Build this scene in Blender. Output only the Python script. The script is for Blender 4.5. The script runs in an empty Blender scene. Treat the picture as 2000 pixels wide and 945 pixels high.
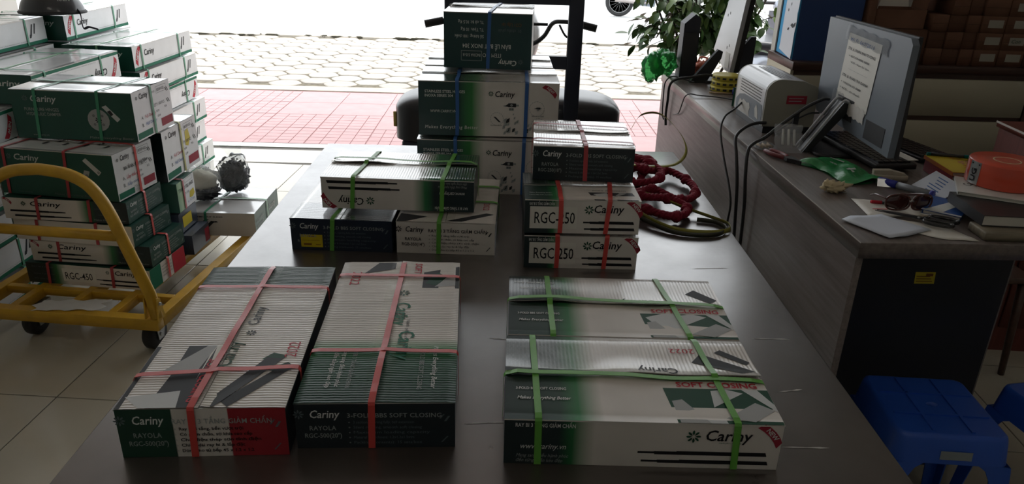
import bpy, bmesh, math, random
from mathutils import Vector, Matrix, noise
S = bpy.context.scene
COL = S.collection
PI = math.pi
rnd = random.Random(7)

# ------------------------------------------------------------------ camera, light, exposure
cam_d = bpy.data.cameras.new('camera'); cam = bpy.data.objects.new('camera', cam_d); COL.objects.link(cam)
cam_d.sensor_width = 36.0; cam_d.lens = 1465.0 / 2000.0 * 36.0; cam_d.clip_start = 0.05; cam_d.clip_end = 400
RX = Vector((0.999605, -0.005027, 0.027653)); DN = Vector((0.023495, -0.390537, -0.920287)); FW = Vector((0.015426, 0.920574, -0.390264))
m = Matrix((RX, -DN, -FW)).transposed().to_4x4(); m.translation = Vector((0, 0, 1.70))
cam.matrix_world = m
S.camera = cam
S.view_settings.view_transform = 'Standard'; S.view_settings.look = 'None'; S.view_settings.gamma = 1.0
S.view_settings.exposure = 0.12; S.view_settings.use_curve_mapping = False
W = bpy.data.worlds.new('overcast_sky'); S.world = W; W.use_nodes = True
bg = W.node_tree.nodes['Background']; bg.inputs[0].default_value = (0.93, 0.97, 1.0, 1); bg.inputs[1].default_value = 2.4
sun_d = bpy.data.lights.new('sun', 'SUN'); sun_d.energy = 1.6; sun_d.angle = math.radians(25); sun_d.color = (1, .96, .9)
sun = bpy.data.objects.new('sun', sun_d); COL.objects.link(sun); sun.rotation_euler = (math.radians(-28), math.radians(10), 0)
por_d = bpy.data.lights.new('doorway_portal', 'AREA'); por_d.shape = 'RECTANGLE'; por_d.size = 7.0; por_d.size_y = 3.2
por_d.cycles.is_portal = True
por = bpy.data.objects.new('doorway_portal', por_d); COL.objects.link(por); por.location = (-0.1, 5.98, 1.6); por.rotation_euler = (-PI / 2, 0, 0)
S.cycles.max_bounces = 10; S.cycles.diffuse_bounces = 5; S.cycles.glossy_bounces = 4; S.cycles.transparent_max_bounces = 12
S.cycles.caustics_reflective = False; S.cycles.caustics_refractive = False; S.cycles.sample_clamp_indirect = 6.0

# ------------------------------------------------------------------ materials
MATS = {}
def nodes(name):
    mt = bpy.data.materials.new(name); mt.use_nodes = True
    nt = mt.node_tree; b = nt.nodes['Principled BSDF']
    MATS[name] = mt
    return mt, nt, b
def add(nt, typ, **kw):
    n = nt.nodes.new(typ)
    for k, v in kw.items(): setattr(n, k, v)
    return n
def bump(nt, b, scale=60, strength=.15, dist=.002, tex='noise', vec=None, detail=4):
    tc = add(nt, 'ShaderNodeTexCoord')
    mp = add(nt, 'ShaderNodeMapping'); nt.links.new(tc.outputs['Object'], mp.inputs[0])
    if vec: mp.inputs['Scale'].default_value = vec
    n = add(nt, 'ShaderNodeTexNoise'); n.inputs['Scale'].default_value = scale; n.inputs['Detail'].default_value = detail
    nt.links.new(mp.outputs[0], n.inputs['Vector'])
    bp = add(nt, 'ShaderNodeBump'); bp.inputs['Strength'].default_value = strength; bp.inputs['Distance'].default_value = dist
    nt.links.new(n.outputs[0], bp.inputs['Height']); nt.links.new(bp.outputs[0], b.inputs['Normal'])
    return n, mp
def mat(name, col, rough=.5, spec=.5, metal=0, coat=0, bmp=None, var=0, vscale=8, vvec=None, trans=0, alpha=1):
    mt, nt, b = nodes(name)
    b.inputs['Base Color'].default_value = (*col, 1); b.inputs['Roughness'].default_value = rough
    b.inputs['Specular IOR Level'].default_value = spec; b.inputs['Metallic'].default_value = metal
    b.inputs['Coat Weight'].default_value = coat; b.inputs['Coat Roughness'].default_value = .12
    b.inputs['Transmission Weight'].default_value = trans; b.inputs['Alpha'].default_value = alpha
    if bmp: bump(nt, b, *bmp)
    if var:
        tc = add(nt, 'ShaderNodeTexCoord'); mp = add(nt, 'ShaderNodeMapping'); nt.links.new(tc.outputs['Object'], mp.inputs[0])
        if vvec: mp.inputs['Scale'].default_value = vvec
        n = add(nt, 'ShaderNodeTexNoise'); n.inputs['Scale'].default_value = vscale; n.inputs['Detail'].default_value = 6
        nt.links.new(mp.outputs[0], n.inputs['Vector'])
        r = add(nt, 'ShaderNodeValToRGB'); e = r.color_ramp.elements
        e[0].position = .3; e[1].position = .7
        e[0].color = tuple(c * (1 - var) for c in col) + (1,); e[1].color = tuple(min(1, c * (1 + var)) for c in col) + (1,)
        nt.links.new(n.outputs[0], r.inputs[0]); nt.links.new(r.outputs[0], b.inputs['Base Color'])
    return mt
def ramp_mat(name, axis, stops, rough=.42, corr=None, coat=.15, corr_str=.22, spec=.5):
    """printed card: ink ramp along the box, worn pale specks, optional corrugation ridges"""
    mt, nt, b = nodes(name)
    b.inputs['Roughness'].default_value = rough; b.inputs['Specular IOR Level'].default_value = spec; b.inputs['Coat Weight'].default_value = coat; b.inputs['Coat Roughness'].default_value = .14; b.inputs['Coat IOR'].default_value = 1.6
    tc = add(nt, 'ShaderNodeTexCoord'); sp = add(nt, 'ShaderNodeSeparateXYZ'); nt.links.new(tc.outputs['Generated'], sp.inputs[0])
    r = add(nt, 'ShaderNodeValToRGB'); e = r.color_ramp.elements
    while len(e) < len(stops): e.new(.5)
    for i, (p, c) in enumerate(stops): e[i].position = p; e[i].color = (*c, 1)
    if len(stops) == 1: e[1].color = (*stops[0][1], 1)
    nt.links.new(sp.outputs['XYZ'.index(axis)], r.inputs[0])
    no = add(nt, 'ShaderNodeTexNoise'); no.inputs['Scale'].default_value = 5; no.inputs['Detail'].default_value = 5
    nt.links.new(tc.outputs['Object'], no.inputs['Vector'])
    mx = add(nt, 'ShaderNodeMixRGB', blend_type='MULTIPLY'); mx.inputs[0].default_value = .35
    nt.links.new(r.outputs[0], mx.inputs[1])
    r2 = add(nt, 'ShaderNodeValToRGB'); r2.color_ramp.elements[0].position = .3; r2.color_ramp.elements[0].color = (.6, .6, .58, 1); r2.color_ramp.elements[1].position = .62
    nt.links.new(no.outputs[0], r2.inputs[0]); nt.links.new(r2.outputs[0], mx.inputs[2])
    nt.links.new(mx.outputs[0], b.inputs['Base Color'])
    bp = add(nt, 'ShaderNodeBump'); bp.inputs['Distance'].default_value = .002
    if corr:
        wv = add(nt, 'ShaderNodeTexWave', bands_direction=corr); wv.inputs['Scale'].default_value = 38; wv.inputs['Distortion'].default_value = 1.2
        wv.inputs['Detail'].default_value = 2; wv.inputs['Detail Scale'].default_value = 1.5
        nt.links.new(tc.outputs['Object'], wv.inputs['Vector'])
        n2 = add(nt, 'ShaderNodeTexNoise'); n2.inputs['Scale'].default_value = 14; nt.links.new(tc.outputs['Object'], n2.inputs['Vector'])
        ad = add(nt, 'ShaderNodeMath', operation='MULTIPLY_ADD'); ad.inputs[1].default_value = 2.2
        nt.links.new(n2.outputs[0], ad.inputs[0]); nt.links.new(wv.outputs[1], ad.inputs[2]); nt.links.new(ad.outputs[0], bp.inputs['Height'])
        bp.inputs['Strength'].default_value = corr_str
    else:
        n2 = add(nt, 'ShaderNodeTexNoise'); n2.inputs['Scale'].default_value = 26; nt.links.new(tc.outputs['Object'], n2.inputs['Vector'])
        nt.links.new(n2.outputs[0], bp.inputs['Height']); bp.inputs['Strength'].default_value = .18
    nt.links.new(bp.outputs[0], b.inputs['Normal'])
    return mt
WH = (.74, .70, .655); WHB = (.80, .81, .82); GD = (.008, .034, .026); GN = (.012, .026, .030); GM = (.03, .20, .06); GT = (.012, .085, .06); NV = (.010, .018, .026)
ramp_mat('white_card', 'X', [(0, WH), (1, WH)])
ramp_mat('white_card_bright', 'X', [(0, WHB), (1, WHB)])
ramp_mat('top_white', 'X', [(0, WH), (1, WH)], rough=.45, corr='Y', coat=.0, corr_str=.4, spec=.25)
ramp_mat('top_white_x', 'X', [(0, WH), (1, WH)], rough=.22, corr='X', coat=1, corr_str=.4)
ramp_mat('top_plain', 'X', [(0, WHB), (1, WHB)], rough=.2, coat=.8)
ramp_mat('top_grad_x', 'X', [(0, (.02, .035, .03)), (.2, (.02, .05, .035)), (.27, GM), (.36, WH), (1, WH)], rough=.32, corr='X', coat=.5, corr_str=.4)
ramp_mat('top_grad_x_matte', 'X', [(0, (.012, .03, .024)), (.2, (.014, .05, .03)), (.27, GM), (.36, WH), (1, WH)], rough=.5, coat=0, spec=.22)
ramp_mat('top_grad_x_rev', 'X', [(0, WH), (.62, WH), (.72, GM), (.80, (.02, .09, .03)), (1, (.012, .04, .02))], rough=.22, corr='X', coat=1, corr_str=.4)
ramp_mat('top_grad_y', 'Y', [(0, (.012, .045, .03)), (.24, (.015, .085, .04)), (.30, (.05, .26, .09)), (.38, WH), (1, WH)], rough=.45, corr='Y', coat=.0, corr_str=.4, spec=.2)
ramp_mat('top_rear_green', 'Y', [(0, WH), (.82, WH), (.83, (.02, .055, .035)), (1, (.02, .055, .035))], rough=.42, corr='Y', coat=.0, corr_str=.5, spec=.25)
ramp_mat('top_front_green', 'Y', [(0, NV), (.30, (.012, .03, .034)), (.34, WH), (1, WH)], rough=.22, corr='Y', coat=1, corr_str=.3)
ramp_mat('side_grad', 'X', [(0, GN), (.2, GN), (.25, (.02, .16, .05)), (.33, WH), (1, WH)])
ramp_mat('side_grad_rev', 'X', [(0, WH), (.60, WH), (.68, (.03, .2, .07)), (.74, GN), (1, GN)])
ramp_mat('hinge_grad', 'X', [(0, (.008, .045, .048)), (.28, (.008, .05, .045)), (.38, (.03, .22, .05)), (.48, WH), (1, WH)])
ramp_mat('hinge_top_grad', 'X', [(0, (.05, .07, .07)), (.3, (.05, .1, .07)), (.4, (.1, .3, .1)), (.5, WH), (1, WH)], rough=.2, coat=1)
ramp_mat('flag', 'X', [(0, (.008, .05, .03)), (.325, (.008, .05, .03)), (.33, WH), (.655, WH), (.66, (.34, .02, .03)), (1, (.34, .02, .03))])
ramp_mat('ink_dark', 'X', [(0, (.008, .016, .022)), (1, (.008, .016, .022))], rough=.38)
ramp_mat('ink_navy', 'X', [(0, (.010, .020, .040)), (1, (.010, .020, .040))], rough=.38)
ramp_mat('ink_green', 'X', [(0, GT), (1, GT)], rough=.42)
ramp_mat('ink_teal', 'X', [(0, (.008, .048, .05)), (1, (.008, .048, .05))], rough=.4)
ramp_mat('end_green', 'Y', [(0, (.01, .06, .042)), (1, (.01, .055, .04))], rough=.45, coat=.0, spec=.25)
ramp_mat('end_grad', 'Y', [(0, (.06, .2, .05)), (.25, (.25, .42, .2)), (.4, WHB), (1, WHB)])
mat('print_white', (.72, .74, .72), .55, .2); mat('print_grey', (.33, .36, .35), .55, .2); mat('print_black', (.012, .012, .014), .55, .2); mat('print_char', (.035, .038, .042), .55, .2)
mat('print_red', (.50, .03, .05), .55, .2); mat('print_darkred', (.33, .03, .05), .55, .2); mat('print_green', (.01, .16, .09), .55, .2); mat('print_dgreen', (.015, .07, .04), .55, .2); mat('print_teal', (.0, .14, .13), .55, .2)
mat('print_faint', (.13, .16, .17), .55, .2); mat('print_steel', (.42, .43, .43), .55, .2); mat('print_silver', (.6, .62, .62), .55, .2); mat('print_blue', (.05, .13, .35), .55, .2); mat('label_white', (.74, .72, .66), .5)
mat('label_yellow', (.62, .48, .01), .5); mat('print_brown', (.2, .08, .02), .55, .2)
for nm, c in (('strap_green', (.13, .40, .06)), ('strap_red', (.62, .07, .06)), ('strap_blue', (.03, .12, .36)), ('strap_teal', (.06, .30, .17)), ('strap_yellow', (.45, .44, .12)), ('strap_red_dark', (.42, .05, .06)), ('strap_pale', (.30, .55, .36))):
    mat(nm, c, .38, .5, bmp=(420, .25, .001))
def clear_mat(name, tint=(1, 1, 1), fac=.14, rough=.12, bscale=30, bstr=.5, body=None, bodyfac=.1):
    mt, nt, b = nodes(name); out = nt.nodes['Material Output']
    tr = add(nt, 'ShaderNodeBsdfTransparent'); tr.inputs[0].default_value = (*tint, 1)
    gl = add(nt, 'ShaderNodeBsdfGlossy'); gl.inputs['Roughness'].default_value = rough
    fr = add(nt, 'ShaderNodeLayerWeight'); fr.inputs[0].default_value = fac
    tc = add(nt, 'ShaderNodeTexCoord'); n = add(nt, 'ShaderNodeTexNoise'); n.inputs['Scale'].default_value = bscale; n.inputs['Detail'].default_value = 3
    nt.links.new(tc.outputs['Object'], n.inputs['Vector'])
    bp = add(nt, 'ShaderNodeBump'); bp.inputs['Strength'].default_value = bstr; bp.inputs['Distance'].default_value = .004
    nt.links.new(n.outputs[0], bp.inputs['Height']); nt.links.new(bp.outputs[0], gl.inputs['Normal']); nt.links.new(bp.outputs[0], fr.inputs['Normal'])
    mx = add(nt, 'ShaderNodeMixShader'); nt.links.new(fr.outputs['Fresnel'], mx.inputs[0]); nt.links.new(tr.outputs[0], mx.inputs[1]); nt.links.new(gl.outputs[0], mx.inputs[2])
    last = mx
    if body:
        df = add(nt, 'ShaderNodeBsdfDiffuse'); df.inputs[0].default_value = (*body, 1)
        m2 = add(nt, 'ShaderNodeMixShader'); m2.inputs[0].default_value = bodyfac
        nt.links.new(mx.outputs[0], m2.inputs[1]); nt.links.new(df.outputs[0], m2.inputs[2]); last = m2
    nt.links.new(last.outputs[0], out.inputs[0])
    return mt
clear_mat('clear_tape', (.97, .97, .95), .05, .3, 30, .5)
clear_mat('clear_film', (.93, .94, .95), .1, .22, 14, .35, (.7, .72, .75), .2)
clear_mat('milky_film', (.9, .9, .85), .2, .15, 25, 1.0, (.72, .68, .58), .5)
clear_mat('green_film', (.35, .85, .45), .25, .15, 20, 1.0, (.07, .45, .14), .5)
clear_mat('lens_brown', (.18, .06, .04), .3, .03, 5, 0)

# ------------------------------------------------------------------ mesh helper
class MB:
    def __init__(s): s.v = []; s.f = []; s.mi = []; s.sm = []; s.m = []
    def slot(s, name):
        if name not in s.m: s.m.append(name)
        return s.m.index(name)
    def face(s, idx, mt=0, smooth=False): s.f.append(tuple(idx)); s.mi.append(mt); s.sm.append(smooth)
    def box(s, x0, x1, y0, y1, z0, z1, mt=0, M=None):
        b = len(s.v)
        P = [(x0, y0, z0), (x1, y0, z0), (x1, y1, z0), (x0, y1, z0), (x0, y0, z1), (x1, y0, z1), (x1, y1, z1), (x0, y1, z1)]
        s.v += [tuple(M @ Vector(p)) for p in P] if M else P
        for q in ((0, 3, 2, 1), (4, 5, 6, 7), (0, 1, 5, 4), (1, 2, 6, 5), (2, 3, 7, 6), (3, 0, 4, 7)): s.face([b + i for i in q], mt)
        return s
    def rbox(s, x0, x1, y0, y1, z0, z1, r=.01, mt=0, n=3, M=None):
        """box with rounded vertical edges and softened top edge"""
        pts = []
        for cx, cy, a0 in ((x1 - r, y1 - r, 0), (x0 + r, y1 - r, PI / 2), (x0 + r, y0 + r, PI), (x1 - r, y0 + r, 1.5 * PI)):
            for i in range(n + 1): a = a0 + PI / 2 * i / n; pts.append((cx, cy, a))
        e = min(r * .6, (z1 - z0) * .45)
        rings = [(z0, 0), (z1 - e, 0), (z1 - e * .3, e * .3), (z1, e)]
        b = len(s.v); N = len(pts)
        for z, ins in rings:
            for cx, cy, a in pts:
                p = Vector((cx + (r - ins) * math.cos(a), cy + (r - ins) * math.sin(a), z)); s.v.append(tuple(M @ p) if M else tuple(p))
        for k in range(len(rings) - 1):
            for i in range(N): j = (i + 1) % N; s.face((b + k * N + i, b + k * N + j, b + (k + 1) * N + j, b + (k + 1) * N + i), mt, True)
        s.face([b + i for i in range(N)][::-1], mt); s.face([b + (len(rings) - 1) * N + i for i in range(N)], mt)
        return s
    def prism(s, poly, d0, d1, axis='y', mt=0, M=None):
        b = len(s.v); n = len(poly)
        for d in (d0, d1):
            for (a, c) in poly:
                p = {'x': (d, a, c), 'y': (a, d, c), 'z': (a, c, d)}[axis]
                s.v.append(tuple(M @ Vector(p)) if M else p)
        s.face(range(b, b + n), mt); s.face(range(b + 2 * n - 1, b + n - 1, -1), mt)
        for i in range(n): j = (i + 1) % n; s.face((b + i, b + n + i, b + n + j, b + j), mt)
        return s
    def tube(s, pts, r, n=8, mt=0, closed=False, caps=True, prof=None):
        P = [Vector(p) for p in pts]; N = len(P); b = len(s.v); up = None
        for i, p in enumerate(P):
            if closed: t = P[(i + 1) % N] - P[i - 1]
            else: t = P[min(i + 1, N - 1)] - P[max(i - 1, 0)]
            if t.length < 1e-9: t = Vector((0, 0, 1))
            t.normalize()
            if up is None: up = Vector((0, 0, 1)) if abs(t.z) < .9 else Vector((1, 0, 0))
            u = up - t * up.dot(t)
            if u.length < 1e-6: u = t.orthogonal()
            u.normalize(); w = t.cross(u); up = u
            ri = r[i] if isinstance(r, (list, tuple)) else r
            for k in range(n):
                a = 2 * PI * k / n
                if prof: pa, pb = prof[k]
                else: pa, pb = math.cos(a), math.sin(a)
                s.v.append(tuple(p + u * ri * pa + w * ri * pb))
        for i in range(N if closed else N - 1):
            j = (i + 1) % N
            for k in range(n):
                l = (k + 1) % n; s.face((b + i * n + k, b + i * n + l, b + j * n + l, b + j * n + k), mt, prof is None)
        if caps and not closed: s.face(range(b + n - 1, b - 1, -1), mt); s.face(range(b + (N - 1) * n, b + N * n), mt)
        return s
    def lathe(s, prof, n=20, mt=0, M=None, smooth=True):
        b = len(s.v); K = len(prof)
        for (r, z) in prof:
            for k in range(n):
                a = 2 * PI * k / n; p = Vector((r * math.cos(a), r * math.sin(a), z)); s.v.append(tuple(M @ p) if M else tuple(p))
        for i in range(K - 1):
            for k in range(n):
                l = (k + 1) % n; s.face((b + i * n + k, b + i * n + l, b + (i + 1) * n + l, b + (i + 1) * n + k), mt, smooth)
        if prof[0][0] > 1e-6: s.face(range(b + n - 1, b - 1, -1), mt)
        if prof[-1][0] > 1e-6: s.face(range(b + (K - 1) * n, b + K * n), mt)
        return s
    def grid(s, fn, nu, nv, mt=0, smooth=True, closed_u=False):
        b = len(s.v)
        for j in range(nv + 1):
            for i in range(nu + 1): s.v.append(tuple(fn(i / nu, j / nv)))
        for j in range(nv):
            for i in range(nu):
                a = b + j * (nu + 1) + i; s.face((a, a + 1, a + nu + 2, a + nu + 1), mt, smooth)
        return s
    def blob(s, c, r, seed=0, amp=.15, fq=3, n=(20, 12), mt=0, smooth=True):
        off = Vector((seed * 7.3, seed * 3.1, seed))
        def fn(u, v):
            a = 2 * PI * u; p = PI * (v - .5)
            d = Vector((math.cos(a) * math.cos(p), math.sin(a) * math.cos(p), math.sin(p)))
            k = 1 + amp * noise.fractal(d * fq + off, 1, 2, 3)
            return Vector(c) + Vector((d.x * r[0], d.y * r[1], d.z * r[2])) * k
        return s.grid(fn, n[0], n[1], mt, smooth)
    def mesh(s, name, mats):
        me = bpy.data.meshes.new(name); me.from_pydata(s.v, [], s.f)
        for mm in mats: me.materials.append(MATS[mm])
        if me.polygons:
            me.polygons.foreach_set('material_index', s.mi); me.polygons.foreach_set('use_smooth', s.sm)
        me.update(); return me
    def build(s, name, mats=None, parent=None, loc=None, rot=None):
        mats = mats or s.m
        if isinstance(mats, str): mats = [mats]
        o = bpy.data.objects.new(name, s.mesh(name, mats)); COL.objects.link(o)
        if parent: o.parent = parent
        if loc: o.location = loc
        if rot: o.rotation_euler = rot
        return o
def tag(o, label=None, cat=None, group=None, kind=None):
    if label: o['label'] = label
    if cat: o['category'] = cat
    if group: o['group'] = group
    if kind: o['kind'] = kind
    return o
def empty(name, loc=(0, 0, 0), rz=0, label=None, cat=None, group=None):
    o = bpy.data.objects.new(name, None); COL.objects.link(o); o.location = loc; o.rotation_euler = (0, 0, rz); o.empty_display_size = .05
    return tag(o, label, cat, group)
def link(name, me, parent=None, loc=None, rot=None):
    o = bpy.data.objects.new(name, me); COL.objects.link(o)
    if parent: o.parent = parent
    if loc: o.location = loc
    if rot: o.rotation_euler = rot
    return o
def copy_tree(o, parent=None):
    c = o.copy(); COL.objects.link(c)
    if parent: c.parent = parent
    for ch in list(o.children): copy_tree(ch, c)
    return c
def arc(c, r, a0, a1, n, plane='xz'):
    out = []
    for i in range(n + 1):
        a = math.radians(a0 + (a1 - a0) * i / n); p, q = r * math.cos(a), r * math.sin(a)
        out.append({'xz': (c[0] + p, c[1], c[2] + q), 'xy': (c[0] + p, c[1] + q, c[2]), 'yz': (c[0], c[1] + p, c[2] + q)}[plane])
    return out
def spline(pts, n=8):
    P = [Vector(p) for p in pts]; out = []
    for i in range(len(P) - 1):
        p0, p1, p2, p3 = P[max(i - 1, 0)], P[i], P[i + 1], P[min(i + 2, len(P) - 1)]
        for k in range(n):
            t = k / n
            out.append(.5 * ((2 * p1) + (p2 - p0) * t + (2 * p0 - 5 * p1 + 4 * p2 - p3) * t * t + (3 * p1 - p0 - 3 * p2 + p3) * t ** 3))
    out.append(P[-1]); return out

# ------------------------------------------------------------------ lettering (meshes of the built-in font, cached)
TC = {}
def text_mesh(s, bold=0., ital=0., sp=1.):
    k = (s, bold, ital, sp)
    if k not in TC:
        cu = bpy.data.curves.new('txt', 'FONT'); cu.body = s; cu.offset = bold; cu.shear = ital; cu.resolution_u = 2; cu.space_character = sp
        ob = bpy.data.objects.new('txt', cu)
        me = bpy.data.meshes.new_from_object(ob)
        v = [(p.co.x, p.co.y) for p in me.vertices]; f = [tuple(p.vertices) for p in me.polygons]
        bpy.data.objects.remove(ob); bpy.data.curves.remove(cu); bpy.data.meshes.remove(me)
        if v:
            x0 = min(p[0] for p in v); x1 = max(p[0] for p in v)
            v = [(a - x0, b) for a, b in v]; TC[k] = (v, f, x1 - x0)
        else: TC[k] = ([], [], 1)
    return TC[k]
CAP = .70     # cap height of the built-in font at size 1
# decal items, coordinates in metres on the face: T text, G polygon, F flower mark
def T(s, u, v, h, m='print_white', w=None, rot=0, al='l', bold=0., ital=0., sp=1.): return ('t', s, u, v, h, m, w, rot, al, bold, ital, sp)
def G(pts, m): return ('g', pts, m)
def F(u, v, r, m='print_white'): return ('f', u, v, r, m)
def RECT(u0, u1, v0, v1, m): return G([(u0, v0), (u1, v0), (u1, v1), (u0, v1)], m)
def FRAME(u0, u1, v0, v1, t, m): return [RECT(u0, u1, v0, v0 + t, m), RECT(u0, u1, v1 - t, v1, m), RECT(u0, u0 + t, v0, v1, m), RECT(u1 - t, u1, v0, v1, m)]
def logo(u, v, h, m='print_white', fm=None, w=None, rot=0): 
    r = h * .62; ca, sa = math.cos(math.radians(rot)), math.sin(math.radians(rot))
    du = -h * 1.25; dv = h * .45
    w = w or h * 3.35
    # small line of letters under the name
    a, b = h * .9, -h * .42
    return [F(u + du * ca - dv * sa, v + du * sa + dv * ca, r, fm or m), T('Cariny', u, v, h, m, w=w, rot=rot, bold=.012, ital=.18)]
def flat_items(items):
    for it in items:
        if isinstance(it, list): yield from flat_items(it)
        else: yield it
def decals(mb, items, place):
    lay = 0
    for it in flat_items(items):
        if it[0] == 'g':
            _, pts, m_ = it; lay += 1; off = .0006 + .00002 * lay
            b = len(mb.v); mb.v += [tuple(place(a, c, off)) for a, c in pts]; mb.face(range(b, b + len(pts)), mb.slot(m_))
        elif it[0] == 'f':
            _, u, v, r, m_ = it
            for k in range(8):
                a = 2 * PI * k / 8; b = len(mb.v); ca, sa = math.cos(a), math.sin(a)
                for (p, q) in ((.18, 0), (.55, .2), (.85, .17), (1, 0), (.85, -.1), (.55, -.12)):
                    mb.v.append(tuple(place(u + r * (p * ca - q * sa), v + r * (p * sa + q * ca), .0012)))
                mb.face(range(b, b + 6), mb.slot(m_))
        else:
            _, s, u, v, h, m_, w, rot, al, bold, ital, sp = it
            vs, fs, wd = text_mesh(s, bold, ital, sp)
            if not vs: continue
            sy = h / CAP; sx = (w / wd) if w else sy
            off = {'l': 0, 'c': -.5, 'r': -1}[al] * wd * sx
            ca, sa = math.cos(math.radians(rot)), math.sin(math.radians(rot)); b = len(mb.v)
            for (p, q) in vs:
                p = p * sx + off; q = q * sy; mb.v.append(tuple(place(u + p * ca - q * sa, v + p * sa + q * ca, .0013)))
            sl = mb.slot(m_)
            for f in fs: mb.face([b + i for i in f], sl)
def print_on(items, place, parent, name='printing'):
    mb = MB(); decals(mb, items, place)
    return mb.build(name, None, parent) if mb.v else None

# ------------------------------------------------------------------ the setting
def struct(o): o['kind'] = 'structure'; return o
mat('plaster', (.62, .62, .58), .8, .2, bmp=(30, .1, .002)); mat('ceiling_paint', (.7, .7, .68), .85, .2)
mat('floor_tile', (.50, .465, .375), .16, .5, coat=.2, var=.06, vscale=3, bmp=(3, .05, .002)); mat('grout', (.12, .11, .10), .8)
mat('stone_paver', (.44, .395, .345), .8, .25, var=.10, vscale=9, bmp=(60, .4, .004)); mat('stone_paver_grey', (.41, .375, .335), .8, .25, var=.1, vscale=9, bmp=(60, .4, .004)); mat('stone_paver_pale', (.48, .45, .40), .8, .25, var=.08, vscale=9, bmp=(60, .4, .004))
mat('joint_sand', (.17, .15, .115), .95, .1, var=.3, vscale=20); mat('concrete', (.47, .43, .37), .85, .2, var=.1, vscale=12, bmp=(50, .3, .003))
mat('red_tile', (.50, .305, .31), .6, .3, var=.07, vscale=7); mat('red_joint', (.36, .22, .22), .9)
mat('road', (.55, .55, .545), .8, .2, var=.05, vscale=4); mat('white_stone', (.60, .59, .56), .3, .5)

b = MB(); b.box(-3.7, 3.6, -3.6, 5.84, -.12, -.004); floor = struct(b.build('floor', 'grout'))
TS = .6; ang = math.radians(-3.5); FX, FY = -1.67, 2.40; ca, sa = math.cos(ang), math.sin(ang)
b = MB(); h = TS / 2 - .0025; b.rbox(-h, h, -h, h, -.006, 0, .002, 0, 1); tile_me = b.mesh('tile', ['floor_tile'])
for i in range(-4, 9):
    for j in range(-6, 7):
        lx, ly = (i + .5) * TS, (j + .5) * TS
        x = FX + ca * lx - sa * ly; y = FY + sa * lx + ca * ly
        if -3.65 < x < 3.5 and -1.5 < y < 5.52: link('tile', tile_me, floor, (x, y, 0), (0, 0, ang))
b = MB(); b.box(-3.7, 3.6, 5.44, 5.775, -.05, -.0005); struct(b.build('trim_1', 'floor_tile'))
b = MB(); b.box(-3.7, 3.6, 5.84, 5.95, -.1, .004); struct(b.build('trim_2', 'white_stone'))
b = MB(); b.box(-3.7, 3.6, 5.775, 5.84, -.11, -.02); b.box(-3.7, 3.6, 5.795, 5.802, -.02, -.012); struct(b.build('trim_3', 'grout'))
b = MB(); b.box(-3.85, -3.7, -3.6, 5.95, -.1, 4.0); struct(b.build('wall_left', 'plaster'))
b = MB(); b.box(3.6, 3.75, -3.6, 5.95, -.1, 4.0); struct(b.build('wall_right', 'plaster'))
b = MB(); b.box(-3.7, 3.6, -3.75, -3.6, -.1, 4.0); struct(b.build('wall_back', 'plaster'))
b = MB(); b.box(1.72, 3.6, 4.80, 4.95, 0, 3.9); struct(b.build('wall_front', 'plaster'))
b = MB(); b.box(-3.85, 3.75, 5.82, 5.95, 3.15, 4.0); struct(b.build('wall_above_doorway', 'plaster'))
b = MB(); b.box(-3.85, 3.75, -3.75, 5.95, 3.9, 4.02); struct(b.build('ceiling', 'ceiling_paint'))

# apron of red tiles outside the doorway
b = MB(); b.box(-9, 9, 5.95, 8.02, -.12, -.006); apron = struct(b.build('ground', 'red_joint'))
def red_tile(kind):
    b = MB(); h = .247
    if kind == 0: b.rbox(-h, h, -h, h, -.006, 0, .002, 0, 1)
    else:
        nx, ny = ((4, 5), (5, 4))[kind - 1]
        for i in range(nx):
            for j in range(ny):
                wx, wy = 2 * h / nx, 2 * h / ny
                b.box(-h + i * wx + .003, -h + (i + 1) * wx - .003, -h + j * wy + .003, -h + (j + 1) * wy - .003, -.006, 0)
    return b.mesh('tile', ['red_tile'])
RT = [red_tile(k) for k in range(3)]
for i in range(-12, 6):
    for j in range(4):
        x = .12 + i * .5; y = 6.22 + j * .5
        k = 0 if (i * 5 + j * 3) % 7 in (0, 3) else (1 + (i // 2) % 2)
        if i in (-4, -3) and j in (2, 3): k = 0
        if j == 3 and i > -3 and i % 2 == 0: k = 0
        link('tile', RT[k], apron, (x, y, 0))
b = MB(); b.box(-9, 9, 8.02, 8.24, -.1, .004); struct(b.build('trim_4', 'concrete'))
b = MB(); b.box(-14, 14, 8.24, 12.0, -.12, -.012); walk = struct(b.build('sidewalk', 'joint_sand'))
def hexa(seed, mname):
    r = random.Random(seed); b = MB(); n = 6; R0 = .196
    base = [(R0 * math.cos(PI / 3 * k) * (1 + r.uniform(-.05, .05)), R0 * .93 * math.sin(PI / 3 * k) * (1 + r.uniform(-.05, .05))) for k in range(6)]
    pts = []
    for k in range(6):
        p, q = base[k], base[(k + 1) % 6]
        pts += [(p[0] * .94, p[1] * .94), (p[0] * .68 + q[0] * .32, p[1] * .68 + q[1] * .32), (p[0] * .32 + q[0] * .68, p[1] * .32 + q[1] * .68)]
    N = len(pts)
    for z, s in ((-.03, 1), (-.006, 1), (0, .95)):
        b.v += [(x * s, y * s, z) for x, y in pts]
    for k in range(2):
        for i in range(N): j = (i + 1) % N; b.face((k * N + i, k * N + j, (k + 1) * N + j, (k + 1) * N + i), 0, False)
    b.face(range(2 * N, 3 * N))
    return b.mesh('paving_stone', [mname])
HX = [hexa(s, ('stone_paver', 'stone_paver_grey', 'stone_paver', 'stone_paver_pale')[s % 4]) for s in range(8)]
r = random.Random(3); cnt = 0
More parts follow.
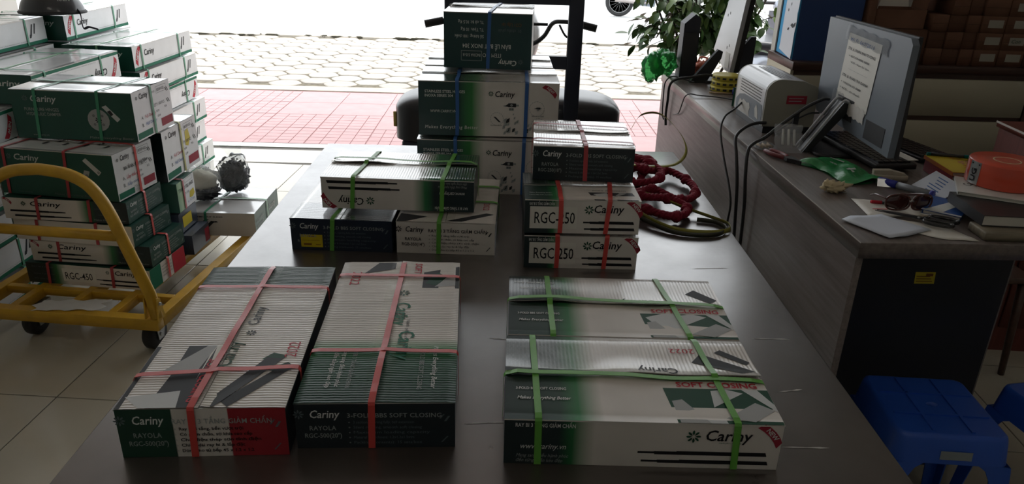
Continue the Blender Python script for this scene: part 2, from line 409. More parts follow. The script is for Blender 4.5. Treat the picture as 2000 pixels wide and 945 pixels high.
for i in range(-19, 10):
    for j in range(12):
        x = i * .305; y = 8.42 + j * .345 + (.1725 if i % 2 else 0); 
        if y > 11.95: continue
        t = y / 8.0
        if not (-.435 * y + .0 < x < .24 * y): continue
        if -.075 * y < x < .05 * y: continue
        cnt += 1
        if cnt > 296: continue
        link('paving_stone', HX[r.randrange(8)], walk, (x, y, r.uniform(-.004, .003)), (0, 0, r.uniform(-.05, .05)))
done = {(round(o.location.x, 2), round(o.location.y, 2)) for o in walk.children}
b = MB(); b.slot('stone_paver'); b.slot('stone_paver_grey')
for i in range(-44, 45):
    for j in range(12):
        x = i * .305; y = 8.42 + j * .345 + (.1725 if i % 2 else 0)
        if y > 11.95 or (round(x, 2), round(y, 2)) in done: continue
        me = HX[r.randrange(8)]; i0 = len(b.v); z_ = r.uniform(-.004, .003); k_ = r.randrange(2)
        b.v += [(v.co.x + x, v.co.y + y, v.co.z + z_) for v in me.vertices]
        for f in me.polygons: b.face([i0 + q for q in f.vertices], k_)
sl = b.build('paving_field', None, walk); sl['kind'] = 'stuff'
b = MB(); b.box(-20, 20, 12.0, 12.16, -.2, .012); struct(b.build('curb', 'concrete'))
b = MB(); r = random.Random(5); x = -6.0
while x < 4.5:
    w = r.uniform(.03, .3)
    if r.random() < .8: b.blob((x + w / 2, 12.0 + r.uniform(-.015, .02), .006), (w / 2, r.uniform(.012, .03), r.uniform(.008, .022)), r.randrange(99), .5, 3, (10, 5))
    x += w + r.uniform(0, .08)
mat('damp_soil', (.05, .045, .03), .9); g = b.build('dirt', 'damp_soil'); g['kind'] = 'stuff'
b = MB(); b.box(-60, 60, 12.1, 120, -.3, -.1); struct(b.build('road', 'road'))

# ceiling tubes (unseen, added to brighten the inside of the shop)
mt, nt, bs = nodes('added_tube_glow'); bs.inputs['Emission Color'].default_value = (1, .93, .82, 1); bs.inputs['Emission Strength'].default_value = 26.0
mat('white_enamel', (.75, .75, .74), .35)
for k, (x, y) in enumerate(((-1.6, -.6), (1.4, -.9))):
    t = empty('added_tube_lamp', (x, y, 3.9), 0, ('fluorescent tube lamp on the ceiling over the left aisle', 'fluorescent tube lamp on the ceiling over the counter side')[k], 'lamp', 'ceiling tube lamps')
    b = MB(); b.box(-.62, .62, -.035, .035, -.05, 0); b.build('housing', 'white_enamel', t)
    b = MB(); b.tube([(-.6, 0, -.075), (.6, 0, -.075)], .014, 10); b.build('tube', 'added_tube_glow', t)
    b = MB(); b.box(-.62, -.6, -.02, .02, -.095, -.05); b.box(.6, .62, -.02, .02, -.095, -.05); b.build('socket', 'white_enamel', t)

# ------------------------------------------------------------------ the steel table
mt, nt, bs = nodes('table_steel')
bs.inputs['Metallic'].default_value = 0.25; bs.inputs['Specular IOR Level'].default_value = .6; bs.inputs['Coat Weight'].default_value = 1.0; bs.inputs['Coat Roughness'].default_value = .24; bs.inputs['Coat IOR'].default_value = 1.9
tc = add(nt, 'ShaderNodeTexCoord'); n1 = add(nt, 'ShaderNodeTexNoise'); n1.inputs['Scale'].default_value = 3.2; n1.inputs['Detail'].default_value = 8
nt.links.new(tc.outputs['Object'], n1.inputs['Vector'])
r1 = add(nt, 'ShaderNodeValToRGB'); e = r1.color_ramp.elements; e[0].position = .3; e[0].color = (.048, .036, .030, 1); e[1].position = .72; e[1].color = (.10, .080, .070, 1)
nt.links.new(n1.outputs[0], r1.inputs[0]); nt.links.new(r1.outputs[0], bs.inputs['Base Color'])
n2 = add(nt, 'ShaderNodeTexNoise'); n2.inputs['Scale'].default_value = 7; n2.inputs['Detail'].default_value = 9; n2.inputs['Roughness'].default_value = .7
nt.links.new(tc.outputs['Object'], n2.inputs['Vector'])
r2 = add(nt, 'ShaderNodeMapRange'); r2.inputs[1].default_value = .3; r2.inputs[2].default_value = .7; r2.inputs[3].default_value = .26; r2.inputs[4].default_value = .44
nt.links.new(n2.outputs[0], r2.inputs[0]); nt.links.new(r2.outputs[0], bs.inputs['Roughness'])
n3 = add(nt, 'ShaderNodeTexNoise'); n3.inputs['Scale'].default_value = 2.2; n3.inputs['Detail'].default_value = 3; nt.links.new(tc.outputs['Object'], n3.inputs['Vector'])
bp = add(nt, 'ShaderNodeBump'); bp.inputs['Strength'].default_value = .12; bp.inputs['Distance'].default_value = .02; nt.links.new(n3.outputs[0], bp.inputs['Height']); nt.links.new(bp.outputs[0], bs.inputs['Normal'])
mat('dark_steel', (.05, .05, .055), .5, metal=.3); mat('scratch', (.55, .53, .5), .4)
tbl = empty('work_table', (0, 0, 0), 0, 'large brown steel topped work table carrying the strapped cartons', 'table')
b = MB(); b.rbox(-.802, .79, .62, 3.35, .715, .75, .004, 0, 2); b.build('table_top', 'table_steel', tbl)
b = MB(); b.box(-.76, .75, .66, .70, .63, .714); b.box(-.76, .75, 3.27, 3.31, .63, .714); b.box(-.76, -.72, .7, 3.27, .63, .714); b.box(.71, .75, .7, 3.27, .63, .714); b.build('apron_frame', 'dark_steel', tbl)
for x in (-.76, .70):
    for y in (.66, 3.26): b = MB(); b.box(x, x + .05, y, y + .05, 0, .63); b.build('leg', 'dark_steel', tbl)
b = MB(); r = random.Random(11)
for (x, y, l, a) in ((-.02, 1.28, .05, .1), (.01, 1.62, .035, -.1), (.62, 1.22, .05, 0), (-.36, 2.02, .03, .3), (.64, 2.07, .06, .1), (-.60, 2.5, .03, .5), (.55, 2.55, .04, 1.2), (.69, 1.65, .05, 0), (.48, 1.86, .03, .6), (.66, 1.42, .03, .2)):
    d = Vector((math.cos(a), math.sin(a), 0)); q = Vector((-d.y, d.x, 0)); c = Vector((x, y, .7506)); i0 = len(b.v)
    for s, w in ((-1, 0), (-.5, .0025), (.1, .0012), (.6, .003), (1, 0)): b.v += [tuple(c + d * l * s + q * w), tuple(c + d * l * s - q * w * .7)]
    for k in range(4): b.face((i0 + 2 * k, i0 + 2 * k + 1, i0 + 2 * k + 3, i0 + 2 * k + 2))
b.build('scratches', 'scratch', tbl)

# ------------------------------------------------------------------ cartons
def carton(label, group, dims, pos, yaw, mats, faces=None, straps=(), seam='x', flap=None, lift=.004, tape=True, name='carton', seed=0, detail=True, z0=None):
    """pos = middle of the lower front edge; faces: front/right/left/top -> decal items; straps: (dir, at, colour, slant)"""
    L, Wd, H = dims; x, y, z = pos; a = math.radians(yaw)
    root = empty(name, (x - math.sin(a) * Wd / 2, y + math.cos(a) * Wd / 2, z), a, label, 'carton', group)
    root['dims'] = dims
    rs = random.Random(seed + 17); ph = [rs.uniform(0, 6) for _ in range(8)]
    fl = .0022 if flap else 0
    half = (Wd if seam == 'x' else L) / 2
    def ztop(px, py):
        if not flap: return H
        s, t = (py, px) if seam == 'x' else (px, py)
        sd = 0 if s < 0 else 1
        k = max(0, 1 - abs(s) / (half * .55)) ** 2
        w = .55 + .45 * math.sin(t * 17 + ph[sd]) * math.sin(t * 7 + ph[sd + 2])
        e = max(0, 1 - (half - abs(s)) / .012)
        return H + fl + lift * k * w * (1.5 if sd else .7) + .0008 * math.sin(t * 40 + ph[4]) * k - .0015 * e
    bl = [.0022 * rs.uniform(-.6, 1) for _ in range(4)]
    def bulge(k, p, q, lp, lq): return bl[k] * math.sin(PI * min(max(p / lp, 0), 1)) * math.sin(PI * min(max(q / lq, 0), 1))
    def P_front(u, v, off=0): return Vector((u - L / 2, -Wd / 2 - bulge(0, u, v, L, H) - off, v))
    def P_right(u, v, off=0): return Vector((L / 2 + bulge(1, u, v, Wd, H) + off, u - Wd / 2, v))
    def P_back(u, v, off=0): return Vector((L / 2 - u, Wd / 2 + bulge(2, u, v, L, H) + off, v))
    def P_left(u, v, off=0): return Vector((-L / 2 - bulge(3, u, v, Wd, H) - off, Wd / 2 - u, v))
    def P_top(u, v, off=0): return Vector((u - L / 2, v - Wd / 2, ztop(u - L / 2, v - Wd / 2) + off))
    PF = {'front': (P_front, L, H), 'right': (P_right, Wd, H), 'back': (P_back, L, H), 'left': (P_left, Wd, H), 'top': (P_top, L, Wd)}
    b = MB()
    gm = lambda f: mats.get(f, mats.get('all', 'white_card'))
    for f in ('front', 'right', 'back', 'left'):
        fn, lu, lv = PF[f]; n = (6, 3) if detail else (1, 1)
        b.grid(lambda u, v: fn(u * lu, v * lv), n[0], n[1], b.slot(gm(f)), False)
    i = len(b.v); b.v += [(-L / 2, -Wd / 2, 0), (L / 2, -Wd / 2, 0), (L / 2, Wd / 2, 0), (-L / 2, Wd / 2, 0), (-L / 2, -Wd / 2, H), (L / 2, -Wd / 2, H), (L / 2, Wd / 2, H), (-L / 2, Wd / 2, H)]
    b.face((i + 3, i + 2, i + 1, i), b.slot(gm('bottom'))); b.face((i + 4, i + 5, i + 6, i + 7), b.slot(gm('top')))
    b.build('carton_body', None, root)
    if flap:
        for sd in (0, 1):
            b = MB()
            def fn(u, v):
                g = .0012
                if seam == 'x':
                    px = (u - .5) * (L + .001); py = (-Wd / 2 - .001 + v * (Wd / 2 - g)) if sd == 0 else (g + v * (Wd / 2 - g + .001)); return (px, py, ztop(px, -1e-6 + py if sd == 0 else py))
                py = (u - .5) * (Wd + .001); px = (-L / 2 - .001 + v * (L / 2 - g)) if sd == 0 else (g + v * (L / 2 - g + .001)); return (px, py, ztop(px, py))
            nu, nv = (28, 8) if detail else (6, 3)
            b.grid(fn, nu, nv, 0, True)
            if seam == 'y':
                b.f = [q[::-1] for q in b.f]
            # turned-down outer edge and the cut edge at the seam
            row0 = list(range(nu + 1)); row1 = [nv * (nu + 1) + k for k in range(nu + 1)]
            for row in (row0, row1):
                c0 = len(b.v); b.v += [(b.v[k][0], b.v[k][1], b.v[k][2] - (.0028 if row is (row0 if sd == 0 else row1) else .0018)) for k in row]
                for k in range(nu): b.face((row[k], row[k + 1], c0 + k + 1, c0 + k), 1)
            fm = flap if isinstance(flap, str) else flap[sd]
            b.build('flap', [fm, 'white_card'], root)
        if tape and detail:
            b = MB(); tw = .026
            if seam == 'x': b.grid(lambda u, v: P_top(.003 + u * (L - .006), Wd / 2 - tw + v * 2 * tw, .0016), 30, 6)
            else: b.grid(lambda u, v: P_top(L / 2 - tw + v * 2 * tw, .003 + u * (Wd - .006), .0016), 30, 6)
            b.build('clear_tape', 'clear_tape', root)
    for f, items in (faces or {}).items():
        its = list(flat_items(items))
        for it in its:
            if it[0] == 'g' and it[2] in ('label_white', 'label_yellow'): print_on([it], PF[f][0], root, 'paper_label')
        its = [it for it in its if not (it[0] == 'g' and it[2] in ('label_white', 'label_yellow'))]
        o = print_on(its, PF[f][0], root)
        if o: o['kind'] = 'stuff'
    for si, st in enumerate(straps):
        d, at, cm = st[:3]; sl = st[3] if len(st) > 3 else 0; wv = st[4] if len(st) > 4 else .0
        w = .0066; pts = []; o_ = .0022 + (.0012 if d == 'x' else 0)
        ns = 22
        if d == 'y':   # loop round the short girth at x = at
            per = [(-Wd / 2 - o_, .001)] + [(-Wd / 2 - o_, H * k / 6) for k in range(1, 6)] + [(-Wd / 2 - o_, H - .002)] + \
                  [(-Wd / 2 + Wd * k / ns, None) for k in range(ns + 1)] + [(Wd / 2 + o_, H - .002), (Wd / 2 + o_, H / 2), (Wd / 2 + o_, .001)]
            for k, (py, pz) in enumerate(per):
                xx = at - L / 2 + sl * (py / Wd if pz is None else (-.5 if py < 0 else .5)) + wv * math.sin(k * .55 + si) 
                if pz is not None: xx += sl * .25 * (pz / H - 1)
                zz = max(ztop(xx, py), ztop(xx + w, py), ztop(xx - w, py)) + .0030 if pz is None else pz
                if pz is None and k in (7, 7 + ns): zz = H + .0032
                pts.append((xx, py, zz))
            A = Vector((1, 0, 0))
        else:          # loop round the length at y = at
            per = [(-L / 2 - o_, .001)] + [(-L / 2 - o_, H * k / 4) for k in range(1, 4)] + [(-L / 2 - o_, H - .002)] + [(-L / 2 + L * k / ns, None) for k in range(ns + 1)] + \
                  [(L / 2 + o_, H - .002), (L / 2 + o_, H / 2), (L / 2 + o_, .001)]
            for k, (px, pz) in enumerate(per):
                yy = at - Wd / 2 + sl * (px / L if pz is None else (-.5 if px < 0 else .5)) + wv * math.sin(k * .5 + si)
                zz = max(ztop(px, yy), ztop(px, yy + w), ztop(px, yy - w)) + .0044 if pz is None else pz
                if pz is None and k in (5, 5 + ns): zz = H + .0044
                pts.append((px, yy, zz))
            A = Vector((0, 1, 0))
        b = MB(); n = len(pts); P = [Vector(p) for p in pts]
        for k in range(n):
            t = (P[min(k + 1, n - 1)] - P[max(k - 1, 0)]).normalized(); nn = t.cross(A).normalized()
            if d == 'x': nn = -nn
            if nn.dot(P[k] - Vector((0, 0, H / 2))) < 0: nn = -nn
            for s1, s2 in ((-1, 0), (1, 0), (1, .0009), (-1, .0009)): b.v.append(tuple(P[k] + A * w * s1 + nn * s2))
        for k in range(n - 1):
            for q in range(4): r_ = (q + 1) % 4; b.face((4 * k + q, 4 * k + r_, 4 * k + 4 + r_, 4 * k + 4 + q))
        b.build('strap', cm, root)
    return root, PF

LINES_VN = ['Ray bi 3 tầng, bền vượt trội', 'Có giảm chấn, sơ khía cao cấp', 'Chất liệu thép sơn tĩnh điện', 'Chiều dài ray bi & lắp đặt', 'Dùng cho tủ bếp 45 x 1.2 x 1.2']
LINES_EN = ['3 section, opening fully, ball extension', 'Silent running, smooth soft closing', 'Maximum loading capacity', 'Material & thickness: 1.2x1.2x1.5mm', 'Packing (contents): 15 sets/box']
def ribbon_new(cx, cy, s, rot=-38, m='print_darkred'):
    """curved ribbon with NEW, centred at cx, cy"""
    a = math.radians(rot); out = []
    def tr(p, q): return (cx + p * math.cos(a) - q * math.sin(a), cy + p * math.sin(a) + q * math.cos(a))
    top = [(-1, .22), (-.6, .36), (0, .42), (.6, .36), (1, .22)]; bot = [(1.12, -.34), (.6, -.2), (0, -.14), (-.6, -.2), (-1.12, -.34)]
    for k in range(4): out.append(G([tr(top[k][0] * s, top[k][1] * s), tr(bot[4 - k][0] * s, bot[4 - k][1] * s), tr(bot[3 - k][0] * s, bot[3 - k][1] * s), tr(top[k + 1][0] * s, top[k + 1][1] * s)][::-1], m))
    out.append(T('NEW', *tr(0, -.04 * s), .34 * s, 'print_white', rot=rot, al='c', bold=.02)); return out
def bars(u0, u1, v, h, m='print_black'):
    L = u1 - u0
    return [G([(u0, v - h * .28), (u0 + L * .13, v - h * .28), (u0 + L * .13, v - h * .5), (u0 + L * .3, v - h * .5), (u1, v - h * .5), (u1 - .003, v + h * .5), (u0 + L * .3, v + h * .5), (u0 + L * .3, v + h * .36), (u0 + L * .13, v + h * .36), (u0 + L * .12, v + h * .26), (u0, v + h * .26)], m)]
def bars_r(u0, u1, v, h, m='print_black'):
    L = u1 - u0
    return [G([(u0, v - h * .5), (u1 - L * .3, v - h * .5), (u1 - L * .3, v - h * .4), (u1 - L * .1, v - h * .35), (u1, v - h * .25), (u1, v + h * .2), (u1 - L * .12, v + h * .34), (u1 - L * .3, v + h * .36), (u1 - L * .3, v + h * .5), (u0 + .002, v + h * .5)], m)]
def slide_side(L, H, text='both', label=None):
    it = [T('RAY BI 3 TẦNG GIẢM CHẤN', .04 * L, .84 * H, .085 * H, w=.215 * L, bold=.01)]
    if label: it += [RECT(.045 * L, .455 * L, .14 * H, .80 * H, 'label_white'), T(label, .085 * L, .30 * H, .34 * H, 'print_black', w=.35 * L, bold=.005)]
    else: it += [T('www.cariny.vn', .06 * L, .36 * H, .12 * H, w=.165 * L, ital=.3), T('Mang sang điều hạnh phúc', .045 * L, .17 * H, .075 * H, w=.19 * L, ital=.3, m='print_grey'), T('đến từng ngăn kéo đẹp', .045 * L, .06 * H, .075 * H, w=.17 * L, ital=.3, m='print_grey')]
    lu = .60 if label else .725
    it += [F((lu - .045) * L, .72 * H, .14 * H, 'print_dgreen'), T('Cariny', lu * L, .64 * H, .23 * H, 'print_black', w=(.26 if label else .168) * L, bold=.014, ital=.18), T('hạnh phúc nội thất', (lu + .05) * L, .575 * H, .03 * H, 'print_green', w=.08 * L)]
    it += bars((.51 if label else .485) * L, .955 * L, .34 * H, .085 * H) + bars((.52 if label else .50) * L, .965 * L, .145 * H, .085 * H)
    it += ribbon_new(.958 * L, .78 * H, .27 * H, -48)
    return it
def slide_end(L, H, model, dark=True, vn=False, mf='print_faint'):
    c = 'print_white' if dark else 'print_black'; f = mf if dark else 'print_char'
    it = logo(.095 * L, .70 * H, .17 * H, c, None if not dark else 'print_faint', w=.185 * L)
    it += [T('RAY BI 3 TẦNG GIẢM CHẤN' if vn else '3-FOLD BBS SOFT CLOSING', 
           .325 * L, .70 * H, .10 * H, c if not dark else 'print_grey', w=.59 * L, bold=.012, sp=1.05),
           T('RAYOLA', .17 * L, .42 * H, .10 * H, c if not dark else 'print_grey', w=.165 * L, al='c', bold=.012, sp=1.1), T(model, .17 * L, .25 * H, .10 * H, c if not dark else 'print_grey', w=.23 * L, al='c', bold=.01)]
    for k, s in enumerate(LINES_VN if vn else LINES_EN):
        v = (.565 - .115 * k) * H
        it += [F(.335 * L, v + .025 * H, .018 * H, c if not dark else 'print_grey'), T(s, .36 * L, v, .062 * H, f, w=(.38 + .05 * (k % 3)) * L)]
    it += [G([(.93 * L, .6 * H), (.945 * L, .6 * H), (.97 * L, .72 * H), (.955 * L, .72 * H)], f), G([(.90 * L, .66 * H), (.91 * L, .66 * H), (.935 * L, .76 * H), (.925 * L, .76 * H)], f),
           G([(.91 * L, .12 * H), (.92 * L, .12 * H), (.96 * L, .26 * H), (.95 * L, .26 * H)], f)]
    return it
def flip(items, L, H):
    out = []
    for it in flat_items(items):
        if it[0] == 'g': out.append(G([(L - u, H - v) for u, v in it[1]], it[2]))
        elif it[0] == 'f': out.append(F(L - it[1], H - it[2], it[3], it[4]))
        else: q = list(it); q[2] = L - q[2]; q[3] = H - q[3]; q[7] += 180; out.append(tuple(q))
    return out
GR_T = 'strapped slide cartons on the work table'
# A: front left carton with the flag coloured end
L, Wd, H = .309, .617, .108
top = [G([(0, .0), (.46 * L, 0), (.40 * L, .36 * Wd), (.0, .36 * Wd)], 'print_char'), G([(.02 * L, .06 * Wd), (.33 * L, .09 * Wd), (.36 * L, .0), (.14 * L, .0)], 'print_silver'), G([(.14 * L, .20 * Wd), (.36 * L, .19 * Wd), (.40 * L, .36 * Wd), (.34 * L, .36 * Wd)], 'print_steel'), G([(.2 * L, .24 * Wd), (.36 * L, .27 * Wd), (.37 * L, .34 * Wd), (.3 * L, .33 * Wd)], 'print_dgreen'),
       RECT(.385 * L, .455 * L, .0, .36 * Wd, 'label_white'), T('SOFT CLOSING', .40 * L, .27 * Wd, .018, 'print_red', w=.15, rot=-90, bold=.02),
       G([(.49 * L, .0), (.58 * L, .0), (.90 * L, .29 * Wd), (.80 * L, .31 * Wd)], 'print_char'), G([(.60 * L, .03 * Wd), (.66 * L, .0), (.97 * L, .22 * Wd), (.92 * L, .25 * Wd)], 'print_char'), G([(.80 * L, .21 * Wd), (.88 * L, .18 * Wd), (.97 * L, .22 * Wd), (.92 * L, .25 * Wd)], 'print_dgreen'), G([(.74 * L, .27 * Wd), (.82 * L, .25 * Wd), (.90 * L, .29 * Wd), (.80 * L, .31 * Wd)], 'print_dgreen'),
       T('2022', .955 * L, .28 * Wd, .024, 'print_red', w=.06, rot=90), T('Cariny', .555 * L, .22 * Wd, .03, 'print_dgreen', w=.10, rot=90, bold=.014), T('Cariny', .60 * L, .50 * Wd, .024, 'print_char', w=.085, rot=90, bold=.014), F(.585 * L, .44 * Wd, .012, 'print_char')]
fr = slide_end(L, H, 'RGC-500(20")', True, True)
fr = [it if not (it[0] == 't' and it[2] > .33 * L) else T(it[1], it[2], it[3], it[4], 'print_black', w=it[6], bold=.012) for it in flat_items(fr)]
carton('long carton with green, white and red end and 2022 on top, front left of table', GR_T, (L, Wd, H), (-.549, 1.160, .7505), 3.4,
       {'front': 'flag', 'top': 'top_white', 'left': 'white_card', 'right': 'ink_dark', 'back': 'ink_dark'}, {'front': fr, 'top': top},
       [('y', L * .47, 'strap_red', .015, .0), ('x', .145 * Wd + .03, 'strap_red', .025), ('x', .80 * Wd, 'strap_red', -.008)], 'y', 'top_rear_green', .003, seed=1)
# B: front, second from left
L, Wd, H = .305, .642, .102
top = [T('2022', .10 * L, .90 * Wd, .024, 'print_red', w=.075, rot=-90), T('Cariny', .52 * L, .63 * Wd, .034, 'print_green', w=.11, rot=-90, bold=.014), T('Cariny', .58 * L, .42 * Wd, .034, 'print_green', w=.12, rot=-90, bold=.014), F(.56 * L, .53 * Wd, .018, 'print_dgreen'), F(.56 * L, .71 * Wd, .016, 'print_dgreen'), T('hạnh phúc nội thất', .62 * L, .5 * Wd, .008, 'print_char', w=.13, rot=-90),
       T('đến từng ngăn kéo đẹp', .16 * L, .28 * Wd, .010, 'print_white', w=.13, rot=-90, ital=.25), T('Mang sang điều hạnh phúc', .22 * L, .30 * Wd, .010, 'print_white', w=.14, rot=-90, ital=.25), T('RAY BI 3 TẦNG GIẢM CHẤN', .29 * L, .31 * Wd, .009, 'print_grey', w=.15, rot=-90), T('3-FOLD BBS SOFT CLOSING', .75 * L, .30 * Wd, .010, 'print_grey', w=.15, rot=-90), T('Makes Everything Better', .84 * L, .32 * Wd, .011, 'print_white', w=.16, rot=-90, ital=.3),
       G([(.7 * L, .76 * Wd), (L, .76 * Wd), (L, .96 * Wd), (.7 * L, .90 * Wd)], 'print_char'), G([(.72 * L, .80 * Wd), (.82 * L, .78 * Wd), (.9 * L, .86 * Wd), (.82 * L, .9 * Wd)], 'print_dgreen'), G([(.80 * L, .77 * Wd), (.97 * L, .78 * Wd), (.97 * L, .83 * Wd), (.9 * L, .85 * Wd)], 'print_steel'), G([(.2 * L, .89 * Wd), (.45 * L, .93 * Wd), (.45 * L, .99 * Wd), (.3 * L, .99 * Wd)], 'print_char'), T('SOFT', .62 * L, .98 * Wd, .018, 'print_red', w=.06, rot=-90, bold=.02)]
carton('long carton with black front end and green band on top, beside the flag coloured one', GR_T, (L, Wd, H), (-.232, 1.195, .7505), 2.6,
       {'front': 'ink_dark', 'left': 'ink_navy', 'right': 'ink_dark', 'top': 'top_white', 'back': 'ink_dark'}, {'front': slide_end(L, H, 'RGC-500(20")'), 'top': top},
       [('y', L * .50, 'strap_red', .012), ('x', .285 * Wd, 'strap_red', -.006), ('x', .86 * Wd, 'strap_red', -.01)], 'y', 'top_grad_y', .003, seed=2)
# C, D: the two long cartons front right
def cd_top(L, Wd, back_print=True):
    it = [T('3-FOLD BBS SOFT CLOSING', .04 * L, .305 * Wd, .0085, w=.19 * L, bold=.01), T('Makes Everything Better', .045 * L, .20 * Wd, .010, w=.2 * L, ital=.3, bold=.01),
          T('SOFT CLOSING', .655 * L, .378 * Wd, .0165, 'print_red', w=.31 * L, bold=.02),
          G([(.60 * L, .362 * Wd), (.62 * L, .0), (L, .0), (L, .362 * Wd)], 'print_dgreen'), G([(.62 * L, .30 * Wd), (.72 * L, .0), (.80 * L, .0), (.76 * L, .362 * Wd), (.70 * L, .362 * Wd)], 'print_silver'), G([(.62 * L, .22 * Wd), (.66 * L, .24 * Wd), (.74 * L, .0), (.63 * L, .0)], 'print_steel'), G([(.77 * L, .16 * Wd), (.90 * L, .32 * Wd), (.84 * L, .36 * Wd), (.78 * L, .34 * Wd)], 'print_silver'), G([(.80 * L, .05 * Wd), (.93 * L, .22 * Wd), (.99 * L, .14 * Wd), (.90 * L, .02 * Wd)], 'print_steel'), G([(.90 * L, .362 * Wd), (.96 * L, .362 * Wd), (L, .2 * Wd), (L, .12 * Wd)], 'print_silver')]
    if back_print:
        it += [T('2022', .78 * L, .86 * Wd, .019, 'print_red', w=.105 * L, rot=180, bold=.0), T('Cariny', .68 * L, .585 * Wd, .024, 'print_black', w=.16 * L, rot=180, bold=.014),
               G([(.75 * L, .68 * Wd), (.80 * L, .80 * Wd), (.99 * L, .56 * Wd), (.93 * L, .53 * Wd)], 'print_char'), G([(.79 * L, .70 * Wd), (.83 * L, .76 * Wd), (.93 * L, .60 * Wd), (.88 * L, .58 * Wd)], 'print_dgreen'), G([(.86 * L, .82 * Wd), (.89 * L, .86 * Wd), (.99 * L, .70 * Wd), (.97 * L, .66 * Wd)], 'print_char')]
    else: it += [T('Makes Everything Better', .22 * L, .88 * Wd, .010, w=.2 * L, rot=180, ital=.3), T('3-FOLD BBS SOFT CLOSING', .25 * L, .78 * Wd, .010, w=.2 * L, rot=180), T('Cariny', .7 * L, .57 * Wd, .02, 'print_black', w=.18 * L, rot=180, bold=.014), G([(.85 * L, .72 * Wd), (.9 * L, .8 * Wd), (.99 * L, .62 * Wd), (.95 * L, .56 * Wd)], 'print_char')]
    return it
L, Wd, H = .523, .305, .102
carton('long white carton nearest the front right corner, green bands, NEW ribbon on its side', GR_T, (L, Wd, H), (.277, 1.154, .7505), -.6,
       {'front': 'side_grad', 'right': 'white_card', 'left': 'ink_dark', 'top': 'top_grad_x', 'back': 'white_card'}, {'front': slide_side(L, H), 'top': cd_top(L, Wd)},
       [('y', .115 * L, 'strap_green', -.006), ('y', .815 * L, 'strap_green', -.018), ('x', .47 * Wd, 'strap_green', -.012, .002)], 'x', ('top_grad_x_matte', 'top_grad_x'), .007, seed=3)
L, Wd, H = .52, .30, .10
carton('long carton with SOFT CLOSING in red on top, directly behind the NEW ribbon carton', GR_T, (L, Wd, H), (.283, 1.471, .7505), -.6,
       {'front': 'side_grad', 'right': 'white_card', 'left': 'ink_dark', 'top': 'top_grad_x', 'back': 'white_card'}, {'top': cd_top(L, Wd, False)},
       [('y', .19 * L, 'strap_green', -.004), ('y', .76 * L, 'strap_green', -.03), ('x', .52 * Wd, 'strap_green', -.02, .002)], 'x', ('top_grad_x_matte', 'top_grad_x'), .006, seed=4)
# E, F, G: the stack in the middle right
L, Wd, H = .338, .25, .104
sd = slide_side(L, H, label='RGC-250')
carton('bottom carton of the three stacked by the red rope, RGC-250 label', GR_T, (L, Wd, H), (.240, 2.048, .7505), 0,
       {'front': 'side_grad', 'right': 'white_card', 'left': 'ink_dark', 'top': 'top_grad_x', 'back': 'white_card'}, {'front': sd}, [('y', .29 * L, 'strap_red', .0, .001), ('y', .755 * L, 'strap_red', .02)], 'x', 'top_grad_x', .001, tape=False, seed=5)
ft = [T('3-FOLD BBS SOFT CLOSING', .04 * L, .12 * Wd, .006, w=.2 * L), T('Makes Everything Better', .04 * L, .2 * Wd, .006, w=.2 * L, ital=.3), G([(.56 * L, .26 * Wd), (.6 * L, .0), (.98 * L, .0), (.95 * L, .26 * Wd)], 'print_char'), G([(.6 * L, .2 * Wd), (.7 * L, .0), (.8 * L, .0), (.72 * L, .24 * Wd)], 'print_silver'), G([(.76 * L, .08 * Wd), (.9 * L, .24 * Wd), (.84 * L, .26 * Wd)], 'print_steel'), T('SOFT CLOSING', .6 * L, .3 * Wd, .009, 'print_char', w=.3 * L)]
carton('middle carton of the three stacked by the red rope, green edge, RGC-250 label', GR_T, (L, Wd, H), (.238, 2.049, .8635), .6,
       {'front': 'side_grad', 'right': 'white_card', 'left': 'ink_dark', 'top': 'top_grad_x', 'back': 'white_card'}, {'front': sd, 'top': ft}, [('y', .31 * L, 'strap_red', .0, .001), ('y', .775 * L, 'strap_red', .03)], 'x', ('top_grad_x_matte', 'top_grad_x'), .001, tape=False, seed=6)
L, Wd, H = .308, .325, .108
carton('black fronted carton on top of the stack by the red rope', GR_T, (L, Wd, H), (.248, 2.203, .976), -2.0,
       {'front': 'ink_dark', 'right': 'ink_navy', 'left': 'white_card', 'top': 'top_white_x', 'back': 'ink_dark'}, {'front': slide_end(L, H, 'RGC-250(10")')},
       [('y', .50 * L, 'strap_red_dark', -.01), ('x', .16 * Wd, 'strap_red_dark', -.02), ('x', .74 * Wd, 'strap_red_dark', -.03)], 'x', 'top_white_x', .004, seed=7)
# H, I, J: the stack in the middle left
L, Wd, H = .312, .42, .103
h_it = [it for it in flat_items(slide_end(L, H, ' '))] + [RECT(.095 * L, .31 * L, .10 * H, .50 * H, 'label_yellow'), RECT(.165 * L, .235 * L, .435 * H, .46 * H, 'print_brown'), T('R', .065 * L, .25 * H, .09 * H, 'print_grey'), RECT(.11 * L, .28 * L, .31 * H, .322 * H, 'print_brown'), RECT(.12 * L, .2 * L, .16 * H, .22 * H, 'print_brown'), RECT(.24 * L, .29 * L, .17 * H, .19 * H, 'print_brown')]
carton('navy fronted carton with a yellow sticker, lower left of the green strapped stack', GR_T, (L, Wd, H), (-.490, 2.137, .7505), -1.6,
       {'front': 'ink_navy', 'right': 'ink_navy', 'left': 'white_card', 'top': 'top_front_green', 'back': 'ink_navy'}, {'front': h_it}, [('y', .47 * L, 'strap_green', .03)], 'y', 'top_front_green', .002, seed=8)
L, Wd, H = .303, .434, .103
